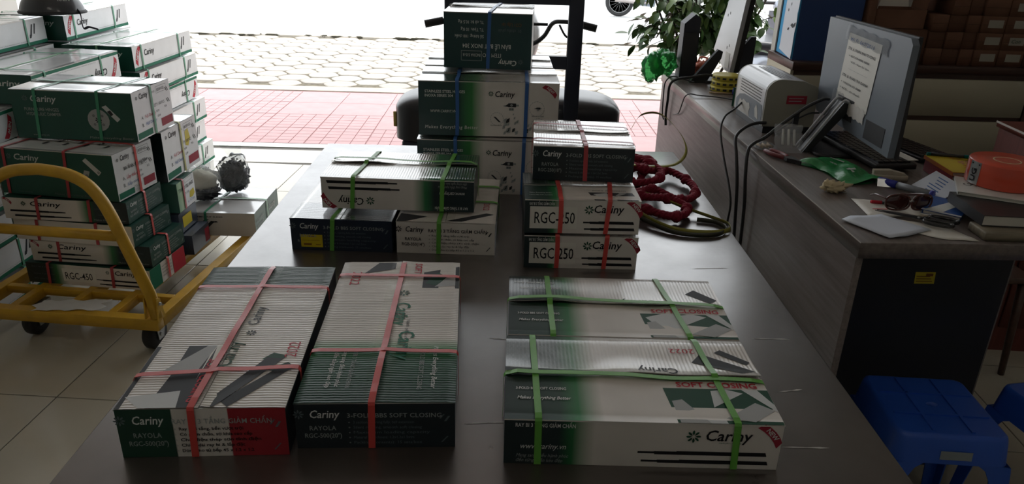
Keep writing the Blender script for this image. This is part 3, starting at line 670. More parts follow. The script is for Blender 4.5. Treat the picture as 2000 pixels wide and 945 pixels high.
it_ = [G([(.1 * L, .0), (.3 * L, .10 * Wd), (.02 * L, .16 * Wd), (.0, .0)], 'print_char'), G([(.5 * L, .02 * Wd), (.9 * L, .2 * Wd), (.98 * L, .18 * Wd), (.66 * L, .02 * Wd)], 'print_char'), T('2022', .86 * L, .40 * Wd, .02, 'print_red', w=.06, rot=-90)]
carton('white fronted carton with green strap, lower right of the green strapped stack', GR_T, (L, Wd, H), (-.169, 2.132, .7505), -1.2,
       {'front': 'white_card', 'right': 'ink_dark', 'left': 'white_card', 'top': 'top_white', 'back': 'ink_dark'}, {'front': slide_end(L, H, 'RGB-350(14")', False, True), 'top': it_},
       [('y', .45 * L, 'strap_green', .01), ('x', .42 * Wd, 'strap_green', 0), ('x', .78 * Wd, 'strap_green', 0)], 'y', 'top_white', .004, seed=9)
L, Wd, H = .473, .285, .101
jf = flip(slide_side(L, H), L, H)
carton('upside down white carton lying across the two green strapped cartons', GR_T, (L, Wd, H), (-.322, 2.198, .8675), -1.5,
       {'front': 'side_grad_rev', 'right': 'ink_dark', 'left': 'white_card', 'top': 'top_grad_x_rev', 'back': 'white_card'}, {'front': jf},
       [('y', .245 * L, 'strap_green', .03), ('y', .81 * L, 'strap_green', .014), ('x', .62 * Wd, 'strap_green', -.03, .003)], 'x', 'top_grad_x_rev', .008, seed=10)
# K, L, M: hinge cartons at the back of the table
def hinge_front(L, H):
    it = [T('STAINLESS STEEL HINGES', .045 * L, .79 * H, .048 * H, 'print_white', w=.285 * L, bold=.01), T('INOXA SERIES 304', .045 * L, .715 * H, .048 * H, 'print_white', w=.2 * L, bold=.01), T('WWW.CARINY.VN', .085 * L, .43 * H, .05 * H, 'print_white', w=.185 * L, ital=.2), T('Makes Everything Better', .045 * L, .13 * H, .062 * H, 'print_white', w=.38 * L, ital=.1, sp=1.15),
          F(.515 * L, .79 * H, .05 * H, 'print_dgreen'), T('Cariny', .545 * L, .735 * H, .105 * H, 'print_black', w=.14 * L, bold=.014, ital=.18)] + ribbon_new(.935 * L, .86 * H, .14 * H)
    def hinge(u, v, s, m1='print_char', m2='print_grey'):
        return [RECT(u - .06 * s, u + .02 * s, v, v + .012 * s, m2), RECT(u - .02 * s, u + .05 * s, v - .004 * s, v + .03 * s, m1), RECT(u + .05 * s, u + .075 * s, v + .004 * s, v + .02 * s, m2), G([(u - .05 * s, v + .004 * s), (u - .02 * s, v + .025 * s), (u - .02 * s, v - .002 * s)], m1), RECT(u - .012 * s, u + .03 * s, v - .035 * s, v - .010 * s, m2), F(u, v - .022 * s, .008 * s, m1), F(u + .02 * s, v - .022 * s, .008 * s, m1), F(u + .01 * s, v + .013 * s, .012 * s, 'print_white')]
    it += hinge(.655 * L, .56 * H, .42)
    for (u, v, r) in ((.56, .33, .048), (.845, .53, .055), (.86, .22, .055)):
        N = 18; rr = r * L
        for k in range(N):
            a0, a1 = 2 * PI * k / N, 2 * PI * (k + .7) / N
            it.append(G([(u * L + rr * math.cos(a0), v * H + rr * math.sin(a0)), (u * L + rr * math.cos(a1), v * H + rr * math.sin(a1)), (u * L + rr * .94 * math.cos(a1), v * H + rr * .94 * math.sin(a1)), (u * L + rr * .94 * math.cos(a0), v * H + rr * .94 * math.sin(a0))], 'print_grey'))
    it += hinge(.85 * L, .53 * H, .2) + [G([(.535 * L, .37 * H), (.55 * L, .37 * H), (.59 * L, .27 * H), (.575 * L, .27 * H)], 'print_char'), T('Hydraulic damper', .515 * L, .2 * H, .022 * H, 'print_char', w=.085 * L), T('Standard steel', .81 * L, .385 * H, .022 * H, 'print_char', w=.085 * L)]
    rr = random.Random(4)
    for k in range(26):
        u = rr.uniform(.60, .70) * L; v = rr.uniform(.03, .42) * H; s = rr.uniform(.004, .012)
        it.append(G([(u, v), (u + s, v + s * .3), (u + s * 1.2, v + s * 1.8), (u + s * .2, v + s * 1.3)], rr.choice(('print_char', 'print_grey', 'print_grey', 'print_steel'))))
    for k in range(12):
        u = rr.uniform(.77, .95) * L; v = rr.uniform(.03, .2) * H; s = rr.uniform(.004, .01)
        it.append(G([(u, v), (u + s, v + s * .3), (u + s * 1.2, v + s * 1.8), (u + s * .2, v + s * 1.3)], rr.choice(('print_char', 'print_grey', 'print_steel'))))
    return it
GR_H = 'hinge cartons with blue straps'
L, Wd, H = .516, .30, .206
hm = {'front': 'hinge_grad', 'right': 'white_card', 'left': 'ink_teal', 'top': 'hinge_top_grad', 'back': 'white_card'}
hs = [('y', .275 * L, 'strap_blue', .0, .001), ('y', .775 * L, 'strap_blue', .006)]
carton('stainless steel hinges carton at the bottom of the blue strapped stack', GR_H, (L, Wd, H), (-.060, 2.706, .7505), -1.0, hm, {'front': hinge_front(L, H)}, hs, 'x', 'hinge_top_grad', .002, seed=11)
carton('stainless steel hinges carton with NEW ribbon, middle of the blue strapped stack', GR_H, (L, Wd, .202), (-.055, 2.742, .9655), .6, hm, {'front': hinge_front(L, .202)}, hs, 'x', 'hinge_top_grad', .004, seed=12)
carton('hinges carton on the table edge behind the bottom blue strapped one', GR_H, (L, Wd, H), (-.067, 3.034, .7505), 0, hm, {}, hs, 'x', 'hinge_top_grad', .002, seed=13)
carton('hinges carton with glossy tape behind the middle blue strapped one', GR_H, (L, Wd - .01, .202), (-.062, 3.070, .9655), .6, hm, {}, hs, 'x', 'hinge_top_grad', .004, seed=14)
L, Wd, H = .336, .35, .208
me_ = [F(.12 * L, .86 * H, .05 * H, 'print_faint')] + [T('Cariny', .165 * L, .84 * H, .095 * H, 'print_white', w=.21 * L, bold=.014, ital=.18), T('ITEM NO', .345 * L, .72 * H, .07 * H, 'print_white', w=.21 * L), T('INOXA 535-B', .58 * L, .73 * H, .055 * H, 'print_white', w=.20 * L)] + FRAME(.565 * L, .80 * L, .68 * H, .86 * H, .0008, 'print_white') + \
      [T('BẢN LỀ BẬT INOX 304', .235 * L, .555 * H, .075 * H, 'print_white', w=.55 * L, bold=.01), T('Số lượng: 100 chiếc', .545 * L, .395 * H, .055 * H, 'print_white', w=.33 * L), T('TL Tịnh: 10 Kg', .545 * L, .275 * H, .055 * H, 'print_white', w=.26 * L), T('TL cả bì: 10.5 Kg', .545 * L, .145 * H, .055 * H, 'print_white', w=.29 * L), T('CO1 Lặp lại', .12 * L, .17 * H, .06 * H, 'print_brown', w=.22 * L), T('01 chiều phải', .12 * L, .28 * H, .055 * H, 'print_faint', w=.26 * L)]
mtop = carton('small dark green carton upside down on top of the blue strapped stack', GR_H, (L, Wd, H), (-.067, 2.935, 1.1815), -3.1, {'front': 'ink_teal', 'right': 'white_card', 'left': 'white_card', 'top': 'top_white_x', 'back': 'ink_teal'}, {'front': flip(me_, L, H)}, [('y', .55 * L, 'strap_blue', .02)], 'x', 'top_white_x', .005, seed=15)

# ------------------------------------------------------------------ cartons left of the table
GR_L = 'cartons stacked on the yellow trolley'
def hinge_fig(u, v, s):
    it = [G([(u + .062 * s * math.cos(q), v + .062 * s * math.sin(q)) for q in [2 * PI * k / 18 for k in range(18)]], 'print_steel'), F(u, v, .02 * s, 'print_char')]
    for a in (45, 135, 225, 315):
        c, q = math.cos(math.radians(a)), math.sin(math.radians(a)); x, y = u + .035 * s * c, v + .035 * s * q
        it += [G([(x + .026 * s * (c - q) * .7, y + .026 * s * (q + c) * .7), (x - .026 * s * (c + q) * .7, y - .026 * s * (q - c) * .7), (x - .026 * s * (c - q) * .7, y - .026 * s * (q + c) * .7), (x + .026 * s * (c + q) * .7, y + .026 * s * (q - c) * .7)], 'print_steel'), F(x, y, .008 * s, 'print_char')]
    it += [G([(u + .03 * s, v + .075 * s), (u + .055 * s, v + .085 * s), (u + .125 * s, v + .01 * s), (u + .105 * s, v - .008 * s)], 'print_silver'), G([(u + .055 * s, v + .05 * s), (u + .075 * s, v + .058 * s), (u + .09 * s, v + .035 * s), (u + .075 * s, v + .025 * s)], 'print_char')]
    return it
def arm_fig(u, v, s):
    return [G([(u - .06 * s, v - .055 * s), (u - .03 * s, v - .06 * s), (u - .005 * s, v + .0 * s), (u - .035 * s, v + .005 * s)], 'print_steel'), G([(u - .035 * s, v + .055 * s), (u - .015 * s, v + .07 * s), (u + .06 * s, v + .0 * s), (u + .042 * s, v - .02 * s)], 'print_silver'), G([(u - .005 * s, v + .03 * s), (u + .01 * s, v + .036 * s), (u + .028 * s, v + .014 * s), (u + .012 * s, v + .004 * s)], 'print_char'), F(u - .025 * s, v - .025 * s, .01 * s, 'print_char'), F(u + .045 * s, v - .002 * s, .008 * s, 'print_char')]
def furn_front(L, H, arm=False):
    it = [F(.12 * L, .83 * H, .065 * H, 'print_faint'), T('Cariny', .165 * L, .765 * H, .13 * H, 'print_silver', w=.215 * L, bold=.014, ital=.18)]
    if arm: return it + arm_fig(.80 * L, .62 * H, .8) + [T('www.cariny.vn', .14 * L, .05 * H, .04 * H, 'print_faint', w=.12 * L), T('Makes Everything Better', .45 * L, .05 * H, .045 * H, 'print_faint', w=.35 * L, ital=.2)]
    return it + [T('FURNITURE HINGES', .10 * L, .575 * H, .065 * H, 'print_grey', w=.285 * L, bold=.012), T('HYDRAULIC DAMPER', .11 * L, .48 * H, .065 * H, 'print_grey', w=.285 * L, bold=.012), T('www.cariny.vn', .13 * L, .06 * H, .04 * H, 'print_grey', w=.13 * L), T('Makes Everything Better', .60 * L, .045 * H, .045 * H, 'print_grey', w=.37 * L, ital=.2)] + hinge_fig(.70 * L, .43 * H, .75)
def furn_end(Wd, H, txt=(('A', 'Full Overlay', 'print_red'), ('B', 'Half Overlay', 'print_blue')), vn=False, yellow=False):
    it = [F(.11 * Wd, .86 * H, .04 * H, 'print_char'), T('Cariny', .18 * Wd, .82 * H, .11 * H, 'print_black', w=.22 * Wd, bold=.014, ital=.18), T('ITEM NO', .48 * Wd, .84 * H, .045 * H, 'print_char', w=.1 * Wd), T('835P-02', .64 * Wd, .84 * H, .06 * H, 'print_char', w=.2 * Wd)] + FRAME(.62 * Wd, .9 * Wd, .80 * H, .94 * H, .001, 'print_char')
    it += [T('QTY: 100 PCS', .52 * Wd, .55 * H, .06 * H, 'print_char', w=.28 * Wd), T('N.W', .56 * Wd, .42 * H, .045 * H, 'print_char'), T('KG', .80 * Wd, .45 * H, .045 * H, 'print_char'), T('G.W', .58 * Wd, .31 * H, .045 * H, 'print_char')]
    for k, (a, t, m_) in enumerate(txt): it += [T(a + '.', .16 * Wd, (.40 - .15 * k) * H, .07 * H, 'print_char'), T(t, .26 * Wd, (.40 - .15 * k) * H, .07 * H, m_, w=.28 * Wd)]
    if vn: it += [T('Bản lề bật, thép mạ Niken', .22 * Wd, .60 * H, .07 * H, 'print_black', w=.62 * Wd, bold=.015), T('ITALIAN', .40 * Wd, .13 * H, .06 * H, 'print_grey', w=.2 * Wd), T('DESIGN', .40 * Wd, .05 * H, .06 * H, 'print_grey', w=.18 * Wd)]
    it += [RECT(.02 * Wd, .40 * Wd, .03 * H, .16 * H, 'print_green'), RECT(.66 * Wd, .97 * Wd, .08 * H, .25 * H, 'print_darkred')]
    for v in (.62, .86): it += [G([(.86 * Wd, v * H), (.875 * Wd, v * H), (.915 * Wd, (v - .09) * H), (.90 * Wd, (v - .09) * H)], 'print_char'), G([(.90 * Wd, v * H), (.915 * Wd, v * H), (.955 * Wd, (v - .09) * H), (.94 * Wd, (v - .09) * H)], 'print_char')]
    if yellow: it += [G([(.62 * Wd, .50 * H), (.64 * Wd, .78 * H), (.74 * Wd, .82 * H), (.78 * Wd, .6 * H), (.70 * Wd, .46 * H)], 'label_yellow')]
    return it
GMAT = {'front': 'ink_green', 'right': 'white_card_bright', 'left': 'ink_green', 'top': 'top_plain', 'back': 'ink_green', 'bottom': 'white_card'}
L, Wd, H = .516, .325, .206
carton('dark green furniture hinges carton on top of the trolley stack', GR_L, (L, Wd, H), (-1.790, 3.094, .810), -3.3, GMAT, {'front': furn_front(L, H), 'right': furn_end(Wd, H)},
       [('y', .265 * L, 'strap_teal', .06), ('y', .77 * L, 'strap_teal', .05), ('x', .47 * Wd, 'strap_teal', 0)], 'x', 'top_plain', .004, seed=21)
tp = [G([((.3 + .09 * k) * L, (.25 + .1 * (k % 2)) * Wd), ((.33 + .09 * k) * L, (.25 + .1 * (k % 2)) * Wd), ((.34 + .09 * k) * L, (.33 + .1 * (k % 2)) * Wd), ((.31 + .09 * k) * L, (.36 + .1 * (k % 2)) * Wd)], 'print_char') for k in range(7)]
L, Wd, H = .53, .265, .198
carton('dark green carton with red straps under the furniture hinges carton on the trolley', GR_L, (L, Wd, H), (-1.835, 2.962, .5995), -9, GMAT, {'front': furn_front(L, H, True), 'right': furn_end(Wd, H, (('A', 'Lắp thẳng', 'print_red'), ('B', 'Lắp cong', 'print_blue')), True), 'top': tp},
       [('y', .13 * L, 'strap_red_dark', .05), ('y', .66 * L, 'strap_red_dark', .06), ('x', .55 * Wd, 'strap_red', 0)], 'x', 'top_plain', .002, seed=22)
L, Wd, H = .50, .35, .232
carton('green carton with yellow strap and white end behind the upper trolley cartons', GR_L, (L, Wd, H), (-1.775, 3.285, .567), -2.3, GMAT | {'front': 'ink_dark'}, {'right': furn_end(Wd, H, yellow=True)}, [('x', .50 * Wd, 'strap_yellow', .01)], 'x', 'top_plain', .003, seed=23)
L, Wd, H = .5, .19, .140
se = [T('STAINLESS STEEL HINGES', .08 * Wd, .66 * H, .11 * H, 'print_black', w=.84 * Wd, bold=.012), T('QTY 100', .3 * Wd, .46 * H, .08 * H, 'print_char'), T('6 - 5 7 cm', .5 * Wd, .12 * H, .09 * H, 'print_blue'), G([(.62 * Wd, .26 * H), (.66 * Wd, .46 * H), (.9 * Wd, .5 * H), (.94 * Wd, .3 * H), (.8 * Wd, .22 * H)], 'label_yellow'), *FRAME(.45 * Wd, .9 * Wd, .84 * H, .97 * H, .001, 'print_char')]
carton('white ended stainless steel hinges carton with a yellow blot, low in the trolley stack', GR_L, (L, Wd, H), (-1.745, 3.285, .416), -1, {'front': 'ink_green', 'right': 'end_grad', 'left': 'ink_dark', 'top': 'ink_green', 'back': 'white_card'}, {'right': se}, [('x', .33 * Wd, 'strap_red_dark', 0)], 'x', None, seed=24)
L, Wd, H = .5, .19, .098
carton('dark carton with yellow label beside the silver hardware bag', GR_L, (L, Wd, H), (-1.755, 3.285, .309), -2, {'all': 'ink_navy'}, {'right': [RECT(.2 * Wd, .7 * Wd, .2 * H, .75 * H, 'label_yellow')]}, [], 'x', None, seed=25)
carton('dark carton at the back of the trolley slats behind the red ended one', GR_L, (L + .06, Wd, H), (-1.735, 3.285, .206), -2, {'all': 'ink_navy'}, {'right': [RECT(.72 * Wd, .98 * Wd, .1 * H, .8 * H, 'print_darkred')]}, [], 'x', None, seed=26)
# the four flat slide cartons at the front of the trolley
L, Wd, H = .535, .285, .094
def rfront(L, H, kind):
    if kind == 'white_left':
        return ribbon_new(.045 * L, .86 * H, .2 * H) + [F(.17 * L, .75 * H, .12 * H, 'print_dgreen'), T('Cariny', .225 * L, .66 * H, .22 * H, 'print_black', w=.25 * L, bold=.014, ital=.18)] + bars_r(.05 * L, .50 * L, .40 * H, .09 * H) + bars_r(.08 * L, .54 * L, .17 * H, .09 * H) + [T('3-FOLD BBS SOFT CLOSING', .74 * L, .62 * H, .07 * H, 'print_faint', w=.2 * L), T('www.cariny.vn', .76 * L, .35 * H, .07 * H, 'print_faint', w=.14 * L), T('Makes Everything Better', .72 * L, .1 * H, .08 * H, 'print_grey', w=.26 * L, ital=.3)]
    if kind == 'bars_rgc':
        return bars_r(.05 * L, .50 * L, .50 * H, .08 * H) + bars_r(.05 * L, .52 * L, .27 * H, .08 * H) + [RECT(.56 * L, .96 * L, .15 * H, .85 * H, 'label_white'), T('RGC-450', .60 * L, .30 * H, .34 * H, 'print_black', w=.32 * L, bold=.005)]
    return [T(t, .05 * L, v * H, .06 * H, 'print_faint', w=.17 * L) for t, v in (('RAY BI 3 TẦNG', .8), ('www.cariny.vn', .45), ('đến từng ngăn kéo', .2))] + [RECT(.29 * L, .56 * L, .18 * H, .82 * H, 'label_white'), T('RGC-450', .31 * L, .30 * H, .34 * H, 'print_black', w=.22 * L, bold=.005), F(.66 * L, .76 * H, .1 * H, 'print_dgreen'), T('Cariny', .72 * L, .66 * H, .22 * H, 'print_black', w=.17 * L, bold=.014, ital=.18)] + bars(.56 * L, .96 * L, .36 * H, .08 * H) + bars(.58 * L, .97 * L, .15 * H, .08 * H)
def rend(Wd, H, flag=False):
    if flag: return [RECT(.0, .30 * Wd, .0, H, 'print_green'), RECT(.64 * Wd, Wd, .0, H, 'print_red'), RECT(.03 * Wd, .25 * Wd, .25 * H, .8 * H, 'label_yellow')] + [T(LINES_VN[k], .33 * Wd, (.75 - .16 * k) * H, .06 * H, 'print_char', w=.27 * Wd) for k in range(4)]
    return slide_end(Wd, H, 'RGC-450(18")', mf='print_grey')
RM = {'right': 'end_green', 'left': 'ink_dark', 'top': 'end_green', 'back': 'white_card'}
rl = ('lowest of the four flat cartons behind the trolley handle, RGC-450 label and flag coloured end', 'second of the four flat cartons above the trolley slats, white front with two black bars', 'third flat carton from the slats behind the trolley crossbar, green lid with red strap', 'topmost of the flat cartons behind the trolley handle, under the green hinge cartons')
for k, (fk, fm, dx, yw) in enumerate((('dark_left', 'side_grad', .0, -6.5), ('white_left', 'side_grad_rev', .018, -5.0), ('bars_rgc', 'white_card', -.03, -7.5), ('white_left', 'side_grad_rev', -.045, -4.0))):
    L2 = L + (.03 if k == 0 else 0)
    carton(rl[k], GR_L, (L2, Wd, H), (-1.775 + dx, (2.935, 2.955, 2.945, 2.945)[k], .2005 + k * .0995), yw, {**RM, 'front': fm, 'right': 'white_card' if k == 0 else 'end_green'}, {'front': rfront(L2, H, fk), 'right': rend(Wd, H, k == 0)},
           [('y', (.20, .26, .22, .3)[k] * L2, 'strap_red_dark', .02)] + ([('y', .72 * L2, 'strap_red_dark', .02)] if k in (0, 2, 3) else []) + [('x', .5 * Wd, 'strap_red', .0)], 'x', None, seed=30 + k)
# white carton on the far corner of the trolley
L, Wd, H = .50, .40, .123
zf = [T('EXCELA SERIES UNDERMOUNT SLIDES', .10 * L, .80 * H, .06 * H, 'print_black', w=.58 * L, bold=.012), G([(.38 * L, .32 * H), (.50 * L, .72 * H), (.54 * L, .72 * H), (.42 * L, .32 * H)], 'print_char'), G([(.46 * L, .28 * H), (.56 * L, .66 * H), (.60 * L, .64 * H), (.50 * L, .26 * H)], 'print_char'), G([(.57 * L, .58 * H), (.61 * L, .66 * H), (.63 * L, .6 * H)], 'print_black'), G([(.38 * L, .2 * H), (.42 * L, .2 * H), (.44 * L, .34 * H), (.4 * L, .36 * H)], 'print_char')]
ze = [T('Cariny', .58 * Wd, .45 * H, .26 * H, 'print_white', w=.28 * Wd, bold=.014, ital=.18), T('EXCELA SERIES', .06 * Wd, .55 * H, .1 * H, 'print_silver', w=.28 * Wd), T('UNDERMOUNT', .06 * Wd, .3 * H, .1 * H, 'print_silver', w=.28 * Wd)]
carton('low white carton with green end on the far right corner of the trolley', GR_L, (L, Wd, H), (-1.490, 3.530, .2005), 0, {'front': 'white_card', 'right': 'ink_green', 'left': 'ink_green', 'top': 'top_plain', 'back': 'white_card'}, {'front': zf, 'right': ze},
       [('y', .53 * L, 'strap_teal', .02), ('x', .5 * Wd, 'strap_pale', 0)], 'x', 'top_plain', .003, seed=40)

# the tall white stacks behind and left of the trolley
GR_W = 'white undermount slide cartons stacked on the floor'
UH = .1345; UL, UW = .40, .735; US = UH + .0105
def und_side(Wd, H, up=True):
    it = [RECT(.0, Wd, .0, .13 * H, 'print_green'), T('EXCELA SERIES UNDERMOUNT SLIDES', .30 * Wd, .17 * H, .035 * H, 'print_grey', w=.45 * Wd), T('Cariny', .175 * Wd, .52 * H, .25 * H, 'print_black', w=.16 * Wd, bold=.012, ital=.18)] + ribbon_new(.075 * Wd, .60 * H, .38 * H, 62, 'print_red') + \
         [G([(.80 * Wd, .35 * H), (.835 * Wd, .80 * H), (.85 * Wd, .80 * H), (.82 * Wd, .35 * H)], 'print_char'), G([(.845 * Wd, .42 * H), (.87 * Wd, .82 * H), (.885 * Wd, .80 * H), (.86 * Wd, .42 * H)], 'print_char'), G([(.79 * Wd, .28 * H), (.81 * Wd, .28 * H), (.825 * Wd, .4 * H), (.80 * Wd, .42 * H)], 'print_char')]
    return it if up else flip(it, Wd, H)
def und_end(L, H): return [T('Cariny', .50 * L, .62 * H, .2 * H, 'print_white', w=.36 * L, bold=.014, ital=.18), T('EXCELA SERIES', .12 * L, .42 * H, .07 * H, 'print_faint', w=.4 * L), T('UNDERMOUNT SLIDES', .12 * L, .28 * H, .07 * H, 'print_faint', w=.45 * L)]
UM = {'front': 'ink_green', 'right': 'white_card_bright', 'left': 'white_card_bright', 'top': 'top_plain', 'back': 'ink_green', 'bottom': 'white_card_bright'}
def und(label, x, y, k, yaw, hidden=False, up=True, z=None, seed=0, straps=True):
    g = 'cartons buried inside the white stacks' if hidden else GR_W
    z = .0005 + k * US if z is None else z
    return carton(label, g, (UL, UW, UH), (x, y, z), yaw, UM, {} if hidden else {'right': und_side(UW, UH, up), 'front': und_end(UL, UH)},
           [('x', .13 * UW, 'strap_teal', .0), ('x', .76 * UW, 'strap_teal', .0), ('y', .5 * UL, 'strap_pale', 0)] if straps and not hidden else [], 'y', None if hidden else 'top_plain', .0015, tape=not hidden, seed=seed, detail=not hidden)
HID = 'white carton buried inside the tall white stacks behind the trolley'
US = UH + .0105
ords = ('lowest', 'second lowest', 'third lowest', 'fourth lowest', 'third from the top', 'second from the top', 'topmost')
for k in range(7):   # far right column by the doorway
    und(ords[k] + ' white carton of the column nearest the doorway, behind the trolley', -2.264 + (.0, .012, -.008, .01, -.012, .004, -.006)[k] + .02 * (3 - k) / 3, 4.31 + (.0, .02, -.01, .015, 0, .01, 0)[k], k, -2.8, up=k not in (4,), seed=50 + k)
for k in range(6): und(HID, -2.365, 3.45, k, -3.0, hidden=True)
und('white topped carton with teal edge stripe behind the top trolley carton', -2.350, 3.45, 6, -3.2, up=False, seed=61)
for k in range(6):   # near left column, seen through the trolley handle
    und(ords[k] + ' carton of the white column left of the trolley' if k < 5 else 'topmost carton of the white column left of the trolley, red ribbon showing', -2.475 + (.01, 0, .012, -.006, .008, .0)[k], 2.69 + .01 * (k % 2), k, -1.0, up=k != 5, seed=70 + k)
for k in range(7): und(HID if k < 6 else 'white carton lying flat beneath the upper left carton with slide pictures', -2.77, 3.62, k, -1.5, hidden=k < 6, seed=80 + k)
und('upper left white carton with a slide picture and green bottom stripe', -2.80, 3.63, 7, -1.2, seed=90)
for k in range(7): und(HID, -2.70, 4.42, k, -1.0, hidden=True)
und('white carton carrying the black helmet, red ribbon near its green end', -2.70, 4.41, 7, -.5, seed=91)

# ------------------------------------------------------------------ yellow trolley
mat('yellow_paint', (.60, .345, .025), .38, .5, bmp=(90, .12, .001), var=.12, vscale=14); mat('rubber', (.015, .015, .016), .6); mat('zinc', (.45, .46, .47), .3, metal=.8); mat('torn_paper', (.68, .68, .66), .7)
ct = empty('platform_trolley', (-1.366, 2.648, 0), math.radians(-6), 'yellow steel platform trolley with tube handle carrying the left carton stacks', 'trolley')
CW, CL = .84, 1.22
b = MB(); b.rbox(-CW, 0, 0, .045, .150, .200, .004, 0, 2); b.build('front_beam', 'yellow_paint', ct)
b = MB(); b.rbox(-CW, 0, CL - .045, CL, .150, .200, .004, 0, 2); b.build('rear_beam', 'yellow_paint', ct)
for x in (-CW, -.045): b = MB(); b.rbox(x, x + .045, .046, CL - .046, .150, .199, .004, 0, 2); b.build('side_beam', 'yellow_paint', ct)
for x in (-.235, -.44, -.66): b = MB(); b.rbox(x, x + .035, .046, CL - .046, .158, .1985, .003, 0, 2); b.build('slat', 'yellow_paint', ct)
for y in (.20,): b = MB(); b.rbox(-CW + .046, -.046, y, y + .03, .165, .1575 + .04, .003, 0, 2); b.build('cross_slat', 'yellow_paint', ct)
pts = [(-.012, .022, .20), (-.03, .03, .30), (-.13, .055, .555)]
pts += [Vector(p) for p in spline([(-.13, .055, .555), (-.152, .06, .615), (-.185, .065, .68), (-.235, .07, .738), (-.31, .073, .772), (-.40, .075, .783)], 5)][1:]
full = pts + [(-CW / 2, .075, .784)] + [(-CW - p[0], p[1], p[2]) for p in reversed([Vector(q) for q in pts])]
b = MB(); b.tube(full, .0235, 12); b.build('handle', 'yellow_paint', ct)
b = MB(); b.tube([(-CW + .125, .052, .535), (-.125, .052, .535)], .021, 12); b.build('cross_bar', 'yellow_paint', ct)
for sx in (0, 1):
    x0 = -.002 if sx == 0 else -CW + .052
    b = MB(); b.prism([(.0, .19), (.055, .195), (.035, .285), (.012, .29)], x0 - .05, x0 - .045, 'x'); b.prism([(.0, .19), (.055, .195), (.035, .285), (.012, .29)], x0 + .002, x0 + .007, 'x'); b.build('bracket', 'yellow_paint', ct)
    b = MB(); b.tube([(x0 - .056, .026, .262), (x0 + .014, .026, .262)], .007, 8); b.build('bolt', 'zinc', ct)
for (x, y) in ((-.10, .12), (-.66, .16), (-.1, CL - .14), (-.72, CL - .14)):
    w = MB(); M4 = Matrix.Translation((x, y, .0655)) @ Matrix.Rotation(PI / 2, 4, 'Y'); w.lathe([(.0, -.022), (.03, -.023), (.058, -.023), (.065, -.015), (.065, .015), (.058, .023), (.03, .023), (0, .022)], 22, 0, M4); wo = w.build('wheel', 'rubber', ct)
    w = MB()
    for s in (-1, 1): w.prism([(y - .018, .045), (y + .018, .045), (y + .05, .135), (y - .03, .135)], x + s * .028 - .002, x + s * .028 + .002, 'x')
    w.box(x - .045, x + .045, y - .045, y + .055, .135, .149); w.tube([(x - .034, y, .0655), (x + .034, y, .0655)], .009, 8); w.build('caster_fork', 'zinc', ct)
b = MB(); b.grid(lambda u, v: (-1.90 + .27 * u + .02 * math.sin(9 * v), 2.70 + .09 * v + .02 * u + .006 * math.sin(u * 20), .2015 + .004 * abs(math.sin(7 * u + 2 * v))), 12, 4)
tag(b.build('torn_paper', 'torn_paper'), 'torn strip of white paper lying on the front trolley slats', 'paper')

# plastic bags of hardware
mat('black_hardware', (.03, .033, .04), .5); mat('cream_foam', (.75, .71, .58), .75, .2, bmp=(30, .4, .006))
def hardware_bag(label, c, r, seed, cream):
    t = empty('hardware_bag', c, 0, label, 'bag', 'bags of small hardware on the far trolley carton')
    rs = random.Random(seed); b = MB()
    for k in range(240):
        d = Vector((rs.gauss(0, 1), rs.gauss(0, 1), rs.gauss(0, 1))).normalized() * rs.uniform(.4, .86); p = Vector((d.x * r[0], d.y * r[1], max(d.z * r[2], -r[2] * .93)))
        if cream and p.z > -.2 * r[2]: p.z = -.2 * r[2] - abs(p.z) * .6
        M4 = Matrix.Translation(p + Vector((0, 0, r[2]))) @ Matrix.Rotation(rs.uniform(0, 6), 4, 'Z') @ Matrix.Rotation(rs.uniform(0, 3), 4, 'X')
        l = rs.uniform(.004, .010); b.box(-l, l, -.0035, .0035, -.0035, .0035, 0, M4)
    b.blob((0, 0, r[2] * (.46 if cream else .86)), (r[0] * .84, r[1] * .84, r[2] * (.44 if cream else .80)), seed + 9, .35, 6, (26, 16), 0, False)
    b.v = [(p[0], p[1], max(p[2], .001)) for p in b.v]
    o = b.build('hardware', 'black_hardware', t); o['kind'] = 'stuff'
    if cream: b = MB(); b.blob((-.01, 0, r[2] * 1.16), (r[0] * .86, r[1] * .8, r[2] * .62), seed + 3, .2, 2, (20, 12)); b.build('cream_filling', 'cream_foam', t)
    b = MB(); b.blob((0, 0, r[2] * 1.02), (r[0], r[1], r[2]), seed, .28, 2.2, (26, 16)); b.grid(lambda u, v: (r[0] * (.25 - .3 * v) + .06 * (u - .5) * (1 + v), .01 * math.sin(u * 9), r[2] * (1.85 + .75 * v) + .01 * math.sin(u * 7)), 8, 5)
    zmin = min(p[2] for p in b.v); b.v = [(p[0], p[1], max(p[2], .0)) for p in b.v]
    b.build('bag_film', 'clear_film', t)
hardware_bag('clear plastic bag with cream filling above black hardware, beside the yellow blot carton', (-1.55, 3.70, .3345), (.095, .085, .088), 3, True)
hardware_bag('clear knotted bag of black hardware leaning behind the cream filled bag', (-1.43, 3.83, .3345), (.085, .08, .10), 5, False)

